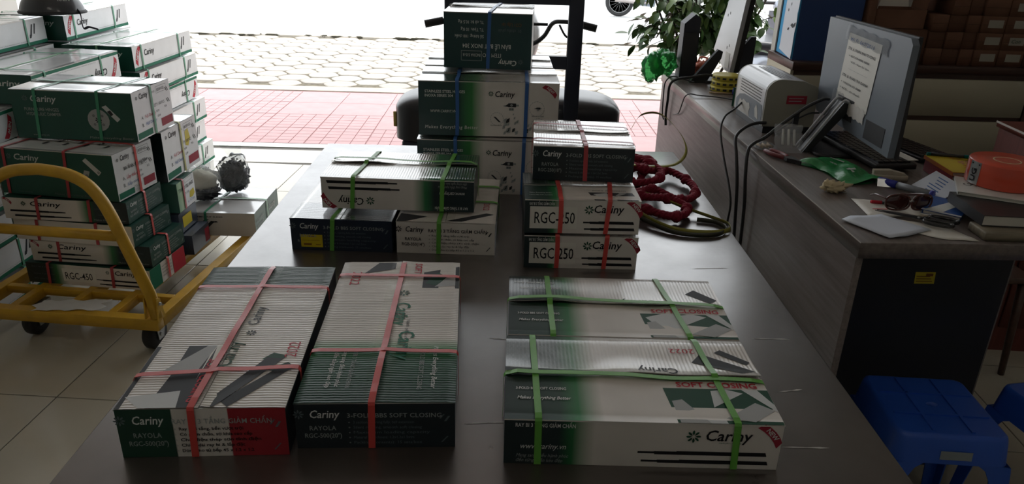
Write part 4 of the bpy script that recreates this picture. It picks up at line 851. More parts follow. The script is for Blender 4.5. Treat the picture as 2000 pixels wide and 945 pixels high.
# black helmet on the rear left carton
mat('helmet_shell', (.035, .037, .040), .28, .5, coat=.3); mat('webbing', (.012, .012, .02), .8)
hz = .0005 + 8 * US
hm_ = empty('helmet', (-2.545, 4.40, hz + .0085), math.radians(15), 'black helmet with dangling chin strap on the rear left carton', 'helmet'); hm_.scale = (.85, .85, .85)
b = MB(); b.grid(lambda u, v: ((.175 + .02 * (1 - v) ** 3) * math.cos(2 * PI * u) * math.cos(v * PI / 2), (.135 + .02 * (1 - v) ** 3) * math.sin(2 * PI * u) * math.cos(v * PI / 2), .012 + .16 * math.sin(v * PI / 2) ** .9), 32, 14); b.build('shell', 'helmet_shell', hm_)
b = MB(); b.lathe([(.99, .004), (1.04, .0), (1.05, .012), (1.0, .02)], 32, 0, Matrix.Diagonal((.195, .155, 1, 1))); b.build('rim', 'rubber', hm_)
b = MB(); decals(b, [T('TRAIN', .0, .0, .022, 'print_silver', bold=.01)], lambda u, v, o: Vector((.05 + u, -.118 - .0 + .05 * v / .1 * 0 + (u * .55) ** 2 * 2.2 + v * .25, .085 + v * .9))); o = b.build('lettering', None, hm_); o['kind'] = 'stuff'
sp_ = spline([(.16, -.06, .03), (.185, -.10, .0), (.192, -.13, -.05), (.20, -.14, -.085), (.235, -.15, -.075), (.29, -.16, -.09)], 8)
b = MB(); b.tube(sp_, .009, 4, prof=[(1, .12), (-1, .12), (-1, -.12), (1, -.12)]); b.build('chin_strap', 'webbing', hm_)

# ------------------------------------------------------------------ counter on the right
def wood_mat(name, c1, c2, rough, axis, scale=3, coat=0):
    mt, nt, b = nodes(name); b.inputs['Roughness'].default_value = rough; b.inputs['Coat Weight'].default_value = coat; b.inputs['Coat Roughness'].default_value = .2
    tc = add(nt, 'ShaderNodeTexCoord'); mp = add(nt, 'ShaderNodeMapping'); nt.links.new(tc.outputs['Object'], mp.inputs[0])
    mp.inputs['Scale'].default_value = tuple(1.2 if a == axis else 22 for a in 'xyz')
    n = add(nt, 'ShaderNodeTexNoise'); n.inputs['Scale'].default_value = scale; n.inputs['Detail'].default_value = 7; n.inputs['Roughness'].default_value = .65
    nt.links.new(mp.outputs[0], n.inputs['Vector'])
    r = add(nt, 'ShaderNodeValToRGB'); e = r.color_ramp.elements; e[0].position = .3; e[0].color = (*c1, 1); e[1].position = .7; e[1].color = (*c2, 1)
    nt.links.new(n.outputs[0], r.inputs[0]); nt.links.new(r.outputs[0], b.inputs['Base Color'])
wood_mat('counter_laminate', (.105, .085, .075), (.20, .165, .15), .36, 'y', coat=.2)
wood_mat('counter_panel', (.15, .125, .118), (.26, .22, .21), .42, 'y')
wood_mat('mahogany', (.09, .016, .012), (.16, .035, .025), .35, 'z', coat=.2)
wood_mat('brown_wood', (.05, .025, .017), (.10, .05, .035), .45, 'x')
mat('navy_board', (.012, .014, .022), .55); mat('pale_edge', (.55, .52, .48), .4)
cn = empty('service_counter', (.952, 1.819, 0), math.radians(1.43), 'long grey brown wood laminate counter with a navy end, carrying printer and monitors', 'counter')
b = MB(); b.rbox(0, .69, 0, 2.46, .905, .95, .003, 0, 2); b.build('counter_top', 'counter_laminate', cn)
b = MB(); b.box(-.0008, .0006, 0, 2.46, .9485, .9512); b.build('edge_highlight', 'pale_edge', cn)  # highlight along the counter top's edge, painted as a pale strip
b = MB(); b.box(.004, .024, .014, 2.44, 0, .9048); b.build('side_panel', 'counter_panel', cn)
b = MB(); b.box(.0245, .644, .27, .29, 0, .9048); b.build('end_panel', 'navy_board', cn)
b = MB(); b.box(.645, .665, .2905, 2.44, 0, .9048); b.build('rear_panel', 'counter_panel', cn)
b = MB(); b.box(.0245, .6445, 2.41, 2.435, 0, .9048); b.build('far_panel', 'counter_panel', cn)
b = MB(); decals(b, [RECT(0, .056, 0, .034, 'label_yellow'), [RECT(.004 + .0, .05 - .004 * k, .006 + .007 * k, .0085 + .007 * k, 'print_brown') for k in range(3)], RECT(.03, .05, .022, .03, 'print_brown')], lambda u, v, o: Vector((.347 + u * 1.14 - v * .1, .27 - o, .702 + v * 1.18))); o = b.build('price_label', None, cn)

# printer
mat('printer_grey', (.46, .47, .50), .3, coat=.3); mat('printer_beige', (.30, .29, .24), .5); mat('dark_plastic', (.018, .018, .02), .45); mat('black_gloss', (.012, .012, .014), .2, coat=.3); mat('peeled_label', (.62, .60, .56), .6); mat('grey_plastic', (.15, .175, .21), .42)
pr = empty('laser_printer', (1.035, 2.945, .9505), math.radians(2), 'grey laser printer with vented curved shell and beige side, on the counter', 'printer')
prof = [(0, .03), (0, .165)] + [(.055 - .055 * math.cos(a), .165 + .052 * math.sin(a)) for a in [PI / 2 * k / 8 for k in range(1, 9)]] + [(.14, .212), (.200, .190), (.206, .175), (.206, .03)]
b = MB(); b.prism(prof, .012, .345, 'y'); b.build('shell', 'printer_grey', pr)
b = MB(); b.prism([(x * 1.002 + .001, z) for x, z in prof], 0, .0118, 'y'); b.build('side_cover', 'printer_beige', pr)
b = MB(); b.prism([(x, z) for x, z in prof], .3455, .357, 'y'); b.build('side_cover', 'printer_beige', pr)
b = MB(); b.box(.01, .20, .01, .347, 0, .0298); b.build('base', 'dark_plastic', pr)
for k in range(5): b = MB(); b.box(-.0012, .001, .05, .30, .118 + k * .0115, .1215 + k * .0115); b.build('vent', 'dark_plastic', pr)
for k in range(4): b = MB(); x = .065 + k * .015; b.box(x, x + .005, .05, .30, .2165 - .001 * k, .2175 - .0012 * k); b.build('vent', 'dark_plastic', pr)
b = MB(); b.prism([(.02, .033), (.33, .033), (.335, .075), (.30, .10), (.24, .112), (.10, .112), (.03, .108), (.02, .09)], -.0012, -.0002, 'x'); b.build('rear_door', 'grey_plastic', pr)
b = MB(); b.prism([(.15, .034), (.29, .034), (.30, .06), (.285, .085), (.26, .078), (.24, .09), (.20, .082), (.17, .088), (.155, .07), (.165, .05)], -.0022, -.0013, 'x'); b.build('peeled_label', 'peeled_label', pr)
b = MB(); b.prism([(.05, .045), (.085, .05), (.10, .08), (.085, .10), (.07, .085), (.06, .07)], -.0022, -.0013, 'x'); b.build('peeled_label', 'peeled_label', pr)
b = MB(); b.box(.085, .165, -.0016, -.0002, .122, .155); stk = b.build('sticker', 'print_darkred', pr)
b = MB(); decals(b, [RECT(.008, .068, .021, .024, 'print_grey'), RECT(.008, .06, .010, .013, 'print_grey')], lambda u, v, o: Vector((.085 + u, -.0016 - o, .122 + v))); o = b.build('printing', None, stk); o['kind'] = 'stuff'

# the big monitor seen from behind
mo = empty('monitor', (1.25, 2.345, .9505), 0, 'large dark grey monitor seen from behind with a taped notice on its back', 'monitor')
b = MB(); b.prism([(.0, .082), (.615, .098), (.63, .12), (.645, .455), (.02, .459), (.0, .44)], 0, .022, 'x'); b.build('back_cover', 'grey_plastic', mo)
b = MB(); b.prism([(-.004, .078), (.634, .094), (.65, .459), (.016, .463)], .0225, .036, 'x'); b.build('bezel', 'dark_plastic', mo)
b = MB(); b.prism([(.01, .095), (.62, .11), (.635, .448), (.025, .452)], .0362, .0375, 'x'); b.build('screen', 'black_gloss', mo)
b = MB(); b.prism([(-.14, -.0), (-.115, .0), (-.0, .155), (-.0, .185), (-.02, .188)], .339, .396, 'y'); b.build('stand', 'dark_plastic', mo)
for yy in (.337, .398): b = MB(); b.tube(spline([(-.146, yy, .004), (-.085, yy, .102), (-.03, yy, .188), (-.012, yy, .194), (-.004, yy, .188)], 5), .0045, 6); b.build('stand_edge', 'printer_grey', mo)
b = MB(); b.box(-.003, -.0002, .30, .44, .125, .20); b.build('stand_mount', 'dark_plastic', mo)
b = MB(); b.rbox(-.11, .13, .27, .50, 0, .012, .03, 0, 3); b.build('stand_foot', 'dark_plastic', mo)
def back(u, v, o): # plane on the back cover: u to the near end, v up
    return Vector((-.0006 - o, .64 - u, .10 + v))
for (u0, u1, v0, v1, nm) in ((.17, .50, .295, .345, 'tape'), (.29, .43, .05, .095, 'tape'), (.15, .25, .06, .11, 'tape')):
    b = MB(); r = random.Random(int(u0 * 99)); 
    b.grid(lambda u, v: back(u0 + (u1 - u0) * u + .004 * math.sin(v * 9 + u), v0 + (v1 - v0) * v - .04 * (u0 + (u1 - u0) * u - .2) + .003 * math.sin(u * 23), .003 + .0006 * math.sin(u * 30)), 14, 4); b.build(nm, 'clear_film' if u0 != .29 else 'peeled_label', mo)
b = MB(); pp = lambda u, v, o=0: back(.195 + u * 1.68 - (.255 - v) * .06, .085 + v * .93 - u * .05, .0015 + o)
b.grid(lambda u, v: pp(u * .155, v * .255), 4, 6); nt_ = b.build('paper_notice', 'label_white', mo)
b = MB(); decals(b, [T('Wi Fi: 06072016', .012, .228, .013, 'print_blue', w=.115, ital=.2), T('STK: A. PHAN ANH TUONG', .01, .195, .010, 'print_black', w=.13, bold=.01), T('+ 0071004888 8888', .02, .170, .008, 'print_char', w=.1), T('VCB - Nam Sai Gon', .035, .150, .007, 'print_char', w=.09), RECT(.03, .125, .125, .1257, 'print_grey'), T('STK: B. PHAN THI OANH', .01, .092, .010, 'print_black', w=.125, bold=.01), T('+ 1900206103 8888', .01, .066, .008, 'print_char', w=.1), T('+ ACB - chi nhanh', .01, .044, .008, 'print_char', w=.1)], pp)
o = b.build('lettering', None, nt_); o['kind'] = 'stuff'
for q in ((.335, .06), (.30, .035)): b = MB(); p = back(*q, 0); b.box(p.x - .0006, p.x, p.y - .004, p.y + .004, p.z - .006, p.z + .006); b.build('screw_hole', 'dark_plastic', mo)
b = MB(); b.box(-.0016, -.0003, .05, .19, .10, .165); b.build('port_cover', 'dark_plastic', mo)
# far monitor with angular black stand
fm = empty('monitor', (1.19, 4.0, .9605), 0, 'pale grey tilted monitor on angular black struts at the far counter end', 'monitor')
P5 = [(.0, .045), (.12, .045), (.36, .115), (.08, .56), (-.16, .56)]
b = MB(); b.prism(P5, .0, .022, 'x'); b.build('back_cover', 'printer_grey', fm)
b = MB(); b.prism([(p[0] - .004, p[1]) for p in P5], .0225, .045, 'x'); b.build('bezel', 'dark_plastic', fm)
b = MB(); b.prism([(-.21, -.01), (-.12, -.01), (-.055, .12), (-.05, .155), (-.075, .165)], -.01, .02, 'y'); b.build('strut', 'navy_board', fm)
b = MB(); b.prism([(.05, .0), (.11, .0), (.11, .235), (.085, .235), (.05, .19)], -.02, .01, 'y'); b.build('strut', 'navy_board', fm)
b = MB(); b.rbox(-.13, .10, -.02, .16, -.0095, .004, .02, 0, 3); b.build('stand_foot', 'dark_plastic', fm)
b = MB(); b.box(-.0012, -.0002, .03, .11, .06, .14); b.build('sticker', 'label_white', fm)
for (y, z) in ((.12, .33), (.16, .315), (.06, .17), (.10, .155)): b = MB(); b.box(-.001, -.0001, y, y + .008, z, z + .014); b.build('screw_hole', 'dark_plastic', fm)
sp1 = empty('desk_speaker', (.955, 4.13, .9505), 0, 'tall black box with slanted top standing on the far counter corner', 'speaker')
b = MB(); b.prism([(0, 0), (.085, 0), (.085, .315), (.055, .335), (.0, .285)], .0, .10, 'y'); b.build('cabinet', 'navy_board', sp1)
b = MB(); b.box(.004, .081, -.004, -.0003, .02, .24); b.build('grille', 'dark_plastic', sp1)

# small things on the counter, far end first
def item(name, label, cat, loc, rz=0, group=None): return empty(name, loc, math.radians(rz), label, cat, group)
ZC = .9515
t = item('plastic_bag', 'crumpled green plastic bag hanging over the far counter corner', 'bag', (.878, 4.19, ZC)); b = MB(); b.blob((-.005, -.0, .07), (.075, .10, .07), 2, .35, 2.4, (30, 16)); b.blob((-.075, -.06, .05), (.055, .06, .075), 5, .4, 2.6, (20, 12)); b.v = [(p[0], p[1], max(p[2], .001) if p[0] > -.02 else p[2]) for p in b.v]; b.build('bag_film', 'green_film', t)
mat('orange_net', (.55, .12, .05), .5, bmp=(60, .6, .006)); t = item('knotted_bundle', 'small knotted orange red bundle beside the tall black box', 'bundle', (1.10, 4.245, ZC)); b = MB(); b.blob((0, 0, .035), (.045, .038, .037), 8, .35, 4, (18, 12)); b.build('bundle', 'orange_net', t)
b = MB(); b.tube(spline([(.02, 0, .068), (.035, .02, .085), (.0, .03, .09), (-.02, .0, .07)], 6), .005, 6); b.build('knot', 'orange_net', t)
mat('reel_yellow', (.50, .42, .05), .45)
for k in range(3):
    t = item('tape_reel', ('bottom yellow reel with black dashes in the stack by the printer', 'middle yellow reel with black dashes in the stack by the printer', 'top yellow reel with black dashes in the stack by the printer')[k], 'reel', (1.115 + .004 * k, 3.80 + .003 * k, ZC + .027 * k), 20 * k, 'yellow reels stacked by the printer')
    b = MB(); b.lathe([(.02, .0), (.066, .0), (.07, .003), (.07, .024), (.066, .0265), (.02, .0265)], 30); b.build('reel', 'reel_yellow', t)
    b = MB()
    for q in range(14): a = 2 * PI * q / 14; M4 = Matrix.Rotation(a, 4, 'Z'); b.box(.0695, .0708, -.009, .009, .008, .018, 0, M4)
    o = b.build('dashes', 'dark_plastic', t); o['kind'] = 'stuff'
def marker(label, loc, rz, L, col, cap, r=.008, nm='marker_pen'):
    t = item(nm, label, 'pen', loc, rz); b = MB(); b.tube([(0, 0, r), (L * .62, 0, r)], r, 12); b.build('barrel', col, t)
    b = MB(); b.tube([(L * .625, 0, r), (L * .95, 0, r), (L, 0, r)], [r * 1.12, r * 1.1, r * .8], 12); b.build('cap', cap, t)
    b = MB(); b.tube([(-.012, 0, r), (-.0004, 0, r)], r * 1.05, 12); b.build('end_plug', cap, t); return t
mat('blue_plastic', (.02, .03, .33), .35); mat('grey_barrel', (.22, .24, .27), .35); mat('pale_plastic', (.62, .66, .68), .4); mat('wood_light', (.5, .36, .2), .6)
marker('short violet blue marker lying beside the yellow reels', (1.145, 3.70, ZC), -30, .075, 'blue_plastic', 'blue_plastic', .016)
t = item('glue_bottle', 'small pale bottle lying between reels and printer', 'bottle', (1.20, 3.60, ZC), 75); b = MB(); b.tube([(0, 0, .02), (.06, 0, .02), (.075, 0, .02), (.10, 0, .02)], [.02, .02, .009, .006], 14); b.build('body', 'pale_plastic', t); b = MB(); b.tube([(.1005, 0, .02), (.115, 0, .02)], .008, 10); b.build('nozzle', 'pale_plastic', t)
t = item('pencil', 'pencil lying at the counter edge below the reels', 'pencil', (1.02, 3.72, ZC), -8); b = MB(); b.tube([(0, 0, .004), (.11, 0, .004)], .004, 6); b.build('shaft', 'wood_light', t); b = MB(); b.tube([(.1102, 0, .004), (.125, 0, .004)], [.004, .0008], 6); b.build('tip', 'wood_light', t)
t = item('banknote_box', 'little green printed packet leaning at the printer corner', 'packet', (1.075, 3.42, ZC), 40); b = MB(); b.box(0, .07, 0, .03, 0, .085); b.build('packet', 'print_dgreen', t); b = MB(); b.box(.008, .062, -.001, -.0002, .02, .075); b.build('printing', 'pale_plastic', t)
# keyboards
def keyboard(label, loc, rz):
    t = item('keyboard', label, 'keyboard', loc, rz, 'black keyboards round the big monitor'); b = MB(); b.rbox(-.22, .22, -.075, .075, .0, .018, .008, 0, 2); b.build('case', 'dark_plastic', t)
    b = MB()
    for i in range(15):
        for j in range(5): b.box(-.205 + i * .0275, -.205 + i * .0275 + .023, -.062 + j * .0245, -.062 + j * .0245 + .0205, .018, .0235)
    o = b.build('keys', 'black_gloss', t); o['kind'] = 'stuff'
keyboard('black keyboard lying in front of the big monitor foot toward the green sachet', (1.325, 2.67, ZC + .012), -84); keyboard('black keyboard sticking out behind the near edge of the big monitor', (1.515, 2.81, ZC), -76)
tag(MB().box(-.14, .14, -.02, .02, 0, .002).build('paper_strip', 'label_white', None, (1.395, 2.62, ZC + .036), (0, .0, math.radians(-82))), 'white paper strip lying on the keyboard under the big monitor', 'paper')
# packets
def packet(label, loc, rz, sx, sy, h, film, core, lean=0):
    t = item('clear_packet', label, 'packet', loc, rz, 'clear packets at the counter edge'); b = MB()
    def top(s): return lambda u, v: ((u - .5) * sx + .008 * noise.noise(Vector((u * 3, v * 6, 2))), (v - .5) * sy * math.cos(lean), .002 + s * h * (math.sin(PI * u) * math.sin(PI * v)) ** .6 + .006 * noise.noise(Vector((u * 5, v * 5, sx * 50))) + v * sy * math.sin(lean))
    b.grid(top(1), 14, 12); b.grid(lambda u, v: Vector(top(0)(u, v)) * .98, 14, 12); b.v = [(p[0], p[1], max(p[2], .0005)) for p in b.v]; b.build('film', film, t)
    b = MB()
    for k in range(3): b.tube([(-.02 + .02 * k, -sy * .3 * math.cos(lean), .008 + .2 * sy * math.sin(lean)), (-.02 + .02 * k, sy * .25 * math.cos(lean), .008 + .75 * sy * math.sin(lean))], .005, 6)
    o = b.build('contents', core, t); o['kind'] = 'stuff'
packet('small crumpled clear packet at the counter edge, left of the upright one', (.985, 2.735, ZC), 10, .08, .07, .02, 'clear_film', 'wood_light')
packet('propped clear packet with pale rods at the counter edge by the monitor foot', (1.058, 2.705, ZC), -12, .10, .12, .022, 'clear_film', 'label_white', .8)
mat('maroon_grip', (.16, .025, .03), .35); t = item('pliers', 'pliers with maroon grips lying at the counter edge', 'pliers', (.972, 2.665, ZC), -66)
for s in (-1, 1): b = MB(); b.tube(spline([(0, s * .012, .009), (.05, s * .018, .009), (.10, s * .008, .009)], 5), [.006] + [.0085] * 9 + [.006], 8); b.build('grip', 'maroon_grip', t)
b = MB(); b.prism([(.101, -.014), (.12, -.018), (.15, -.006), (.17, -.002), (.17, .002), (.15, .006), (.12, .018), (.101, .014)], .002, .015, 'z'); b.build('jaw', 'dark_plastic', t)
# green sachet
mat('green_foil', (.015, .22, .055), .28, .5, bmp=(28, .7, .006)); t = item('green_sachet', 'creased glossy green plastic sachet lying in front of the keyboard', 'sachet', (1.15, 2.455, ZC), -62)
def sach(u, v): return ((u - .5) * .25 + .02 * math.sin(v * 3), (v - .5) * .15 + .02 * math.sin(u * 5), .003 + .028 * abs(noise.noise(Vector((u * 2.6, v * 2.2, 3)))) + .014 * abs(math.sin(u * PI * 2.1 + v * 2)) * math.sin(PI * v))
b = MB(); b.grid(sach, 22, 16); b.grid(lambda u, v: Vector(sach(u, v)) * Vector((.99, .99, .0)).length * .0 + Vector((sach(u, v)[0] * .98, sach(u, v)[1] * .98, .001)), 22, 2); b.build('sachet', 'green_foil', t)
def on_s(u, v, o): p = Vector(sach(u, v)); return p + Vector((0, 0, .001 + o))
b = MB(); decals(b, [RECT(.60, .64, .35, .65, 'print_silver'), RECT(.56, .68, .46, .54, 'print_silver'), F(.8, .4, .05, 'print_silver'), F(.25, .55, .06, 'print_silver'), G([(.1, .8), (.3, .86), (.3, .9), (.1, .85)], 'print_silver')], on_s); o = b.build('printing', None, t); o['kind'] = 'stuff'
# clip, eraser, markers, glasses
t = item('binder_clip', 'small silver binder clip beside the beige eraser', 'clip', (1.24, 2.310, ZC), -15); b = MB(); b.prism([(-.016, .0), (.016, .0), (.003, .022), (-.003, .022)], -.022, .022, 'x'); b.build('body', 'zinc', t); b = MB(); b.tube([(.015, .02, .002), (.02, .055, .004), (-.02, .055, .004), (-.015, .02, .002)], .0018, 6); b.build('wire_handle', 'zinc', t)
mat('beige_plastic', (.40, .35, .27), .5); t = item('stapler', 'beige stapler lying behind the blue marker', 'stapler', (1.235, 2.385, ZC), -10); b = MB(); b.rbox(0, .11, -.014, .014, .0, .018, .006); b.build('base', 'beige_plastic', t); b = MB(); b.prism([(.0, .0185), (.10, .0185), (.10, .024), (.05, .034), (.0, .03)], -.011, .011, 'y'); b.build('arm', 'beige_plastic', t)
marker('fat marker with dark blue cap and grey barrel behind the sunglasses', (1.335, 2.205, ZC), 130, .165, 'grey_barrel', 'blue_plastic', .011)
marker('thin red tipped pen poking out left of the sunglasses', (1.20, 2.115, ZC), 168, .085, 'dark_plastic', 'print_red', .005)
mat('brown_frame', (.07, .018, .014), .25, coat=.3); mat('brown_lens', (.05, .014, .012), .08, .8, coat=.5)
t = item('sunglasses', 'brown wraparound sunglasses resting on the envelope', 'glasses', (1.20, 2.075, ZC + .003), 4)
for s in (-1, 1):
    def lens(u, v): a = (u - .5) * 2; c = (v - .5) * 2; k = math.sqrt(max(0, 1 - abs(c) ** 2.6)); return (s * .037 + a * .033 * k, -.012 + .012 * abs(s * .037 + a * .033) / .07 + .004 * a * a, .0245 + c * .0225)
    b = MB(); b.grid(lens, 12, 10); b.build('lens', 'brown_lens', t)
    rim = [lens(.5 + .5 * math.copysign(1, math.cos(q)) * 1, .5 + .5 * math.sin(q)) if 0 else (s * .037 + .034 * math.copysign(abs(math.cos(q)) ** .7, math.cos(q)), -.012 + .012 * abs(s * .037 + .034 * math.cos(q)) / .07, .0245 + .0235 * math.copysign(abs(math.sin(q)) ** .8, math.sin(q))) for q in [2 * PI * k / 24 for k in range(24)]]
    b = MB(); b.tube(rim, .0028, 6, closed=True); b.build('rim', 'brown_frame', t)
    b = MB(); b.tube(spline([(s * .070, .0, .034), (s * .074, .05, .03), (s * .06, .10, .012), (s * .045, .12, .006)], 5), .0035, 6); b.build('temple', 'brown_frame', t)
b = MB(); b.tube([(-.006, -.012, .03), (0, -.014, .033), (.006, -.012, .03)], .003, 6); b.build('bridge', 'zinc', t)
# papers
mat('paper_blue', (.60, .64, .72), .6)
def paper(nm, label, pts, z, m_='paper_blue', cat='paper', curl=.0):
    t = MB(); c = Vector((sum(p[0] for p in pts) / len(pts), sum(p[1] for p in pts) / len(pts))); n = len(pts); rings = 4
    for k in range(rings + 1):
        for p in pts: f = k / rings; q = c + (Vector(p) - c) * f; t.v.append((q.x - c.x, q.y - c.y, .0008 + curl * f * f * (.5 + .5 * math.sin(5 * (q.x + q.y) * 6))))
    for k in range(rings):
        for i in range(n): j = (i + 1) % n; t.face((k * n + i, k * n + j, (k + 1) * n + j, (k + 1) * n + i), 0, True)
    i0 = len(t.v); t.v += [(p[0] - c.x, p[1] - c.y, 0) for p in pts]
    for i in range(n): j = (i + 1) % n; t.face((rings * n + i, rings * n + j, i0 + j, i0 + i))
    o = t.build(nm, m_, None, (c.x, c.y, z)); return tag(o, label, cat)
def dense(pts, n=5, jag=0, seed=1):
    r = random.Random(seed); out = []
    for i in range(len(pts)):
        p, q = Vector(pts[i]), Vector(pts[(i + 1) % len(pts)])
        for k in range(n): v = p.lerp(q, k / n); out.append((v.x + r.uniform(-jag, jag), v.y + r.uniform(-jag, jag)))
    return out
paper('envelope', 'white envelope with a red line lying under the sunglasses', dense([(1.074, 2.170), (1.060, 2.005), (1.275, 2.045), (1.285, 2.10), (1.16, 2.155)]), ZC, 'label_white', 'envelope')
MB()
b = MB(); b.box(1.10, 1.16, 2.077, 2.081, ZC + .0012, ZC + .0016); tag(b.build('red_ballpoint_refill', 'print_red'), 'thin red refill lying on the envelope left of the sunglasses', 'pen')
paper('paper_sheet', 'pale torn note sheet reaching the near counter edge under the scissors', dense([(1.08, 1.935), (1.19, 1.855), (1.285, 1.845), (1.25, 1.95), (1.13, 2.0)], 5, .002), ZC, 'label_white')
paper('paper_sheet', 'bluish white paper sheet at the near left counter corner', dense([(.965, 1.975), (1.04, 1.848), (1.10, 1.865), (1.19, 1.915), (1.10, 2.026), (1.0, 2.0)], 5, .001), ZC + .003, 'paper_blue', 'paper', .004)
mat('cream_tissue', (.62, .52, .33), .8, bmp=(40, .5, .005)); t = item('crumpled_paper', 'crumpled cream paper scrap at the counter edge', 'paper', (1.05, 2.235, ZC), 10); b = MB(); b.blob((0, 0, .014), (.035, .02, .016), 4, .8, 3.5, (22, 14)); b.blob((-.02, .008, .018), (.02, .015, .018), 6, .8, 3.5, (16, 10)); b.v = [(p[0], p[1], max(p[2], .0)) for p in b.v]; b.build('scrap', 'cream_tissue', t)
# scissors
t = item('scissors', 'black handled scissors lying on the torn note sheet', 'scissors', (1.09, 2.045, ZC + .008), -31)
b = MB(); b.prism([(0, 0), (.13, -.007), (.135, .006), (.06, .006)], .0, .0022, 'z'); b.build('blade', 'dark_steel', t); b = MB(); b.prism([(.004, .004), (.06, -.002), (.135, .002), (.135, .013), (.06, .010)], .0024, .0046, 'z'); b.build('blade', 'dark_steel', t)
for s in (-1, 1): b = MB(); b.tube([(.165 + .036 * math.cos(q) + (.012 if s > 0 else 0), s * .020 + .017 * math.sin(q), .004) for q in [2 * PI * k / 22 for k in range(22)]], .006, 8, closed=True); b.tube([(.128, s * .003, .003), (.14, s * .010, .004)], .006, 8); b.build('handle', 'black_gloss', t)
b = MB(); b.tube([(.115, 0, -.001), (.115, 0, .0065)], .004, 10); b.build('pivot_screw', 'zinc', t)
paper('paper_tag', 'small cream tag by the scissor handles', dense([(1.205, 2.025), (1.265, 1.985), (1.285, 2.0), (1.225, 2.04)], 3), ZC + .0015, 'beige_plastic', 'tag')
# books and tapes at the right end
mat('wood_block', (.20, .17, .12), .6, var=.3, vscale=6, vvec=(1, 12, 12)); mat('book_page', (.60, .58, .52), .7); mat('black_cover', (.018, .018, .02), .4); mat('blue_cover', (.02, .09, .33), .35); mat('white_cover', (.66, .66, .62), .35); mat('red_cover', (.34, .03, .05), .4)
def book(label, loc, rz, sx, sy, h, cover, cat='book', nm='notebook', tilt=0, extra=None):
    t = item(nm, label, cat, loc, rz); t.rotation_euler = (0, math.radians(tilt), math.radians(rz))
    b = MB(); b.box(.002, sx - .003, .003, sy - .003, .0015, h - .0015); b.build('pages', 'book_page', t)
    b = MB(); b.box(0, sx, 0, sy, 0, .0014); b.box(0, sx, 0, sy, h - .0014, h); b.box(-.0012, 0, 0, sy, 0, h); b.build('cover', cover, t)
    if extra: o = print_on(extra, lambda u, v, o_: Vector((u, v, h + o_)), t); o['kind'] = 'stuff'
    return t
t = item('wood_block', 'weathered grey wooden block at the bottom of the book pile', 'block', (1.30, 1.850, ZC), -2); b = MB(); b.rbox(0, .29, 0, .09, 0, .022, .006); b.build('block', 'wood_block', t)
book('thick black notebook with pale page edge in the book pile', (1.315, 1.90, ZC + .024), -4, .28, .20, .030, 'black_cover')
book('blue and white booklet lying slanted left of the black notebook', (1.235, 2.055, ZC), -38, .10, .16, .012, 'blue_cover', 'booklet', 'booklet', 0, [G([(.005, .01), (.05, .01), (.09, .15), (.06, .15)], 'print_white'), RECT(.0, .1, .0, .012, 'print_silver')])
book('white product catalogue with black lettering on the black notebook', (1.335, 2.07, ZC + .055), -26, .24, .17, .010, 'white_cover', 'catalogue', 'catalogue', 0, [T('Cariny', .035, .07, .024, 'print_black', w=.075, ital=.18, rot=70), T('hạnh phúc nội thất', .05, .07, .006, 'print_char', w=.06, rot=70)])
def bright(L_, W_):
    r = random.Random(8); return [RECT(0, .45 * L_, 0, W_, 'mag_yellow')] + [F(r.uniform(.2, .95) * L_, r.uniform(.1, .9) * W_, r.uniform(.01, .04), r.choice(('mag_orange', 'mag_pink', 'mag_yellow'))) for k in range(34)]
mat('mag_yellow', (.68, .52, .04), .35); mat('mag_orange', (.60, .18, .05), .35); mat('mag_pink', (.58, .22, .18), .35)
book('yellow and orange printed magazine lying behind the catalogue', (1.45, 2.30, ZC + .04), -3, .36, .20, .012, 'mag_orange', 'magazine', 'magazine', 0, bright(.36, .20))
book('dark red book under the colourful magazine', (1.455, 2.305, ZC), -3, .35, .19, .038, 'red_cover')
t = item('handwritten_card', 'white card with handwriting leaning against the red book', 'card', (1.375, 2.16, ZC), 0); cf = lambda u, v, o=0: Vector((-.035 + v * .075 - o * .8, .0 + u * .165 + .01 * v, v * .046 + o * .6))
b = MB(); b.grid(lambda u, v: cf(u, v), 2, 2); b.grid(lambda u, v: cf(1 - u, v, -.0015), 2, 2); b.build('card', 'paper_blue', t)
b = MB(); decals(b, [T(s_, .78 - .0 * k, .80 - .16 * k, .09, 'print_blue', w=.5, rot=180 if 0 else 0, ital=.3) for k, s_ in enumerate(())] + [[RECT(.25 + .03 * k, .62 + .06 * (k % 3), .15 + .13 * k, .19 + .13 * k, 'print_blue') for k in range(6)]], cf); o = b.build('handwriting', None, t)
o['kind'] = 'stuff'
mat('red_tape', (.62, .075, .035), .3, .5, coat=.3); t = item('tape_roll', 'large glossy orange red tape roll on top of the catalogue', 'tape', (1.512, 2.155, ZC + .0665), 0)
b = MB(); b.lathe([(.038, .0), (.098, .0), (.10, .003), (.10, .068), (.098, .071), (.038, .071)], 40); b.build('tape', 'red_tape', t); b = MB(); b.lathe([(.034, -.0005), (.0378, -.0005), (.0378, .0715), (.034, .0715), (.034, -.0005)], 30); b.build('core', 'cream_tissue', t)
b = MB(); b.grid(lambda u, v: (.1008 * math.cos(3.05 + u * .42), .1008 * math.sin(3.05 + u * .42), .002 + v * .067), 6, 1); b.build('sticker', 'zinc', t); b = MB(); decals(b, [T('UG', .030, .008, .02, 'print_black', bold=.02, rot=90), RECT(.003, .039, .058, .062, 'print_black')], lambda u, v, o: Vector(((.1009 + o) * math.cos(3.08 + u * 9), (.1009 + o) * math.sin(3.08 + u * 9), .002 + v))); o = b.build('printing', None, t); o['kind'] = 'stuff'
t = item('tape_roll', 'cream masking tape roll with red core standing flat by the keyboard', 'tape', (1.558, 2.520, ZC), 0); mat('masking_tape', (.60, .55, .42), .6); mat('red_core', (.36, .04, .03), .5)
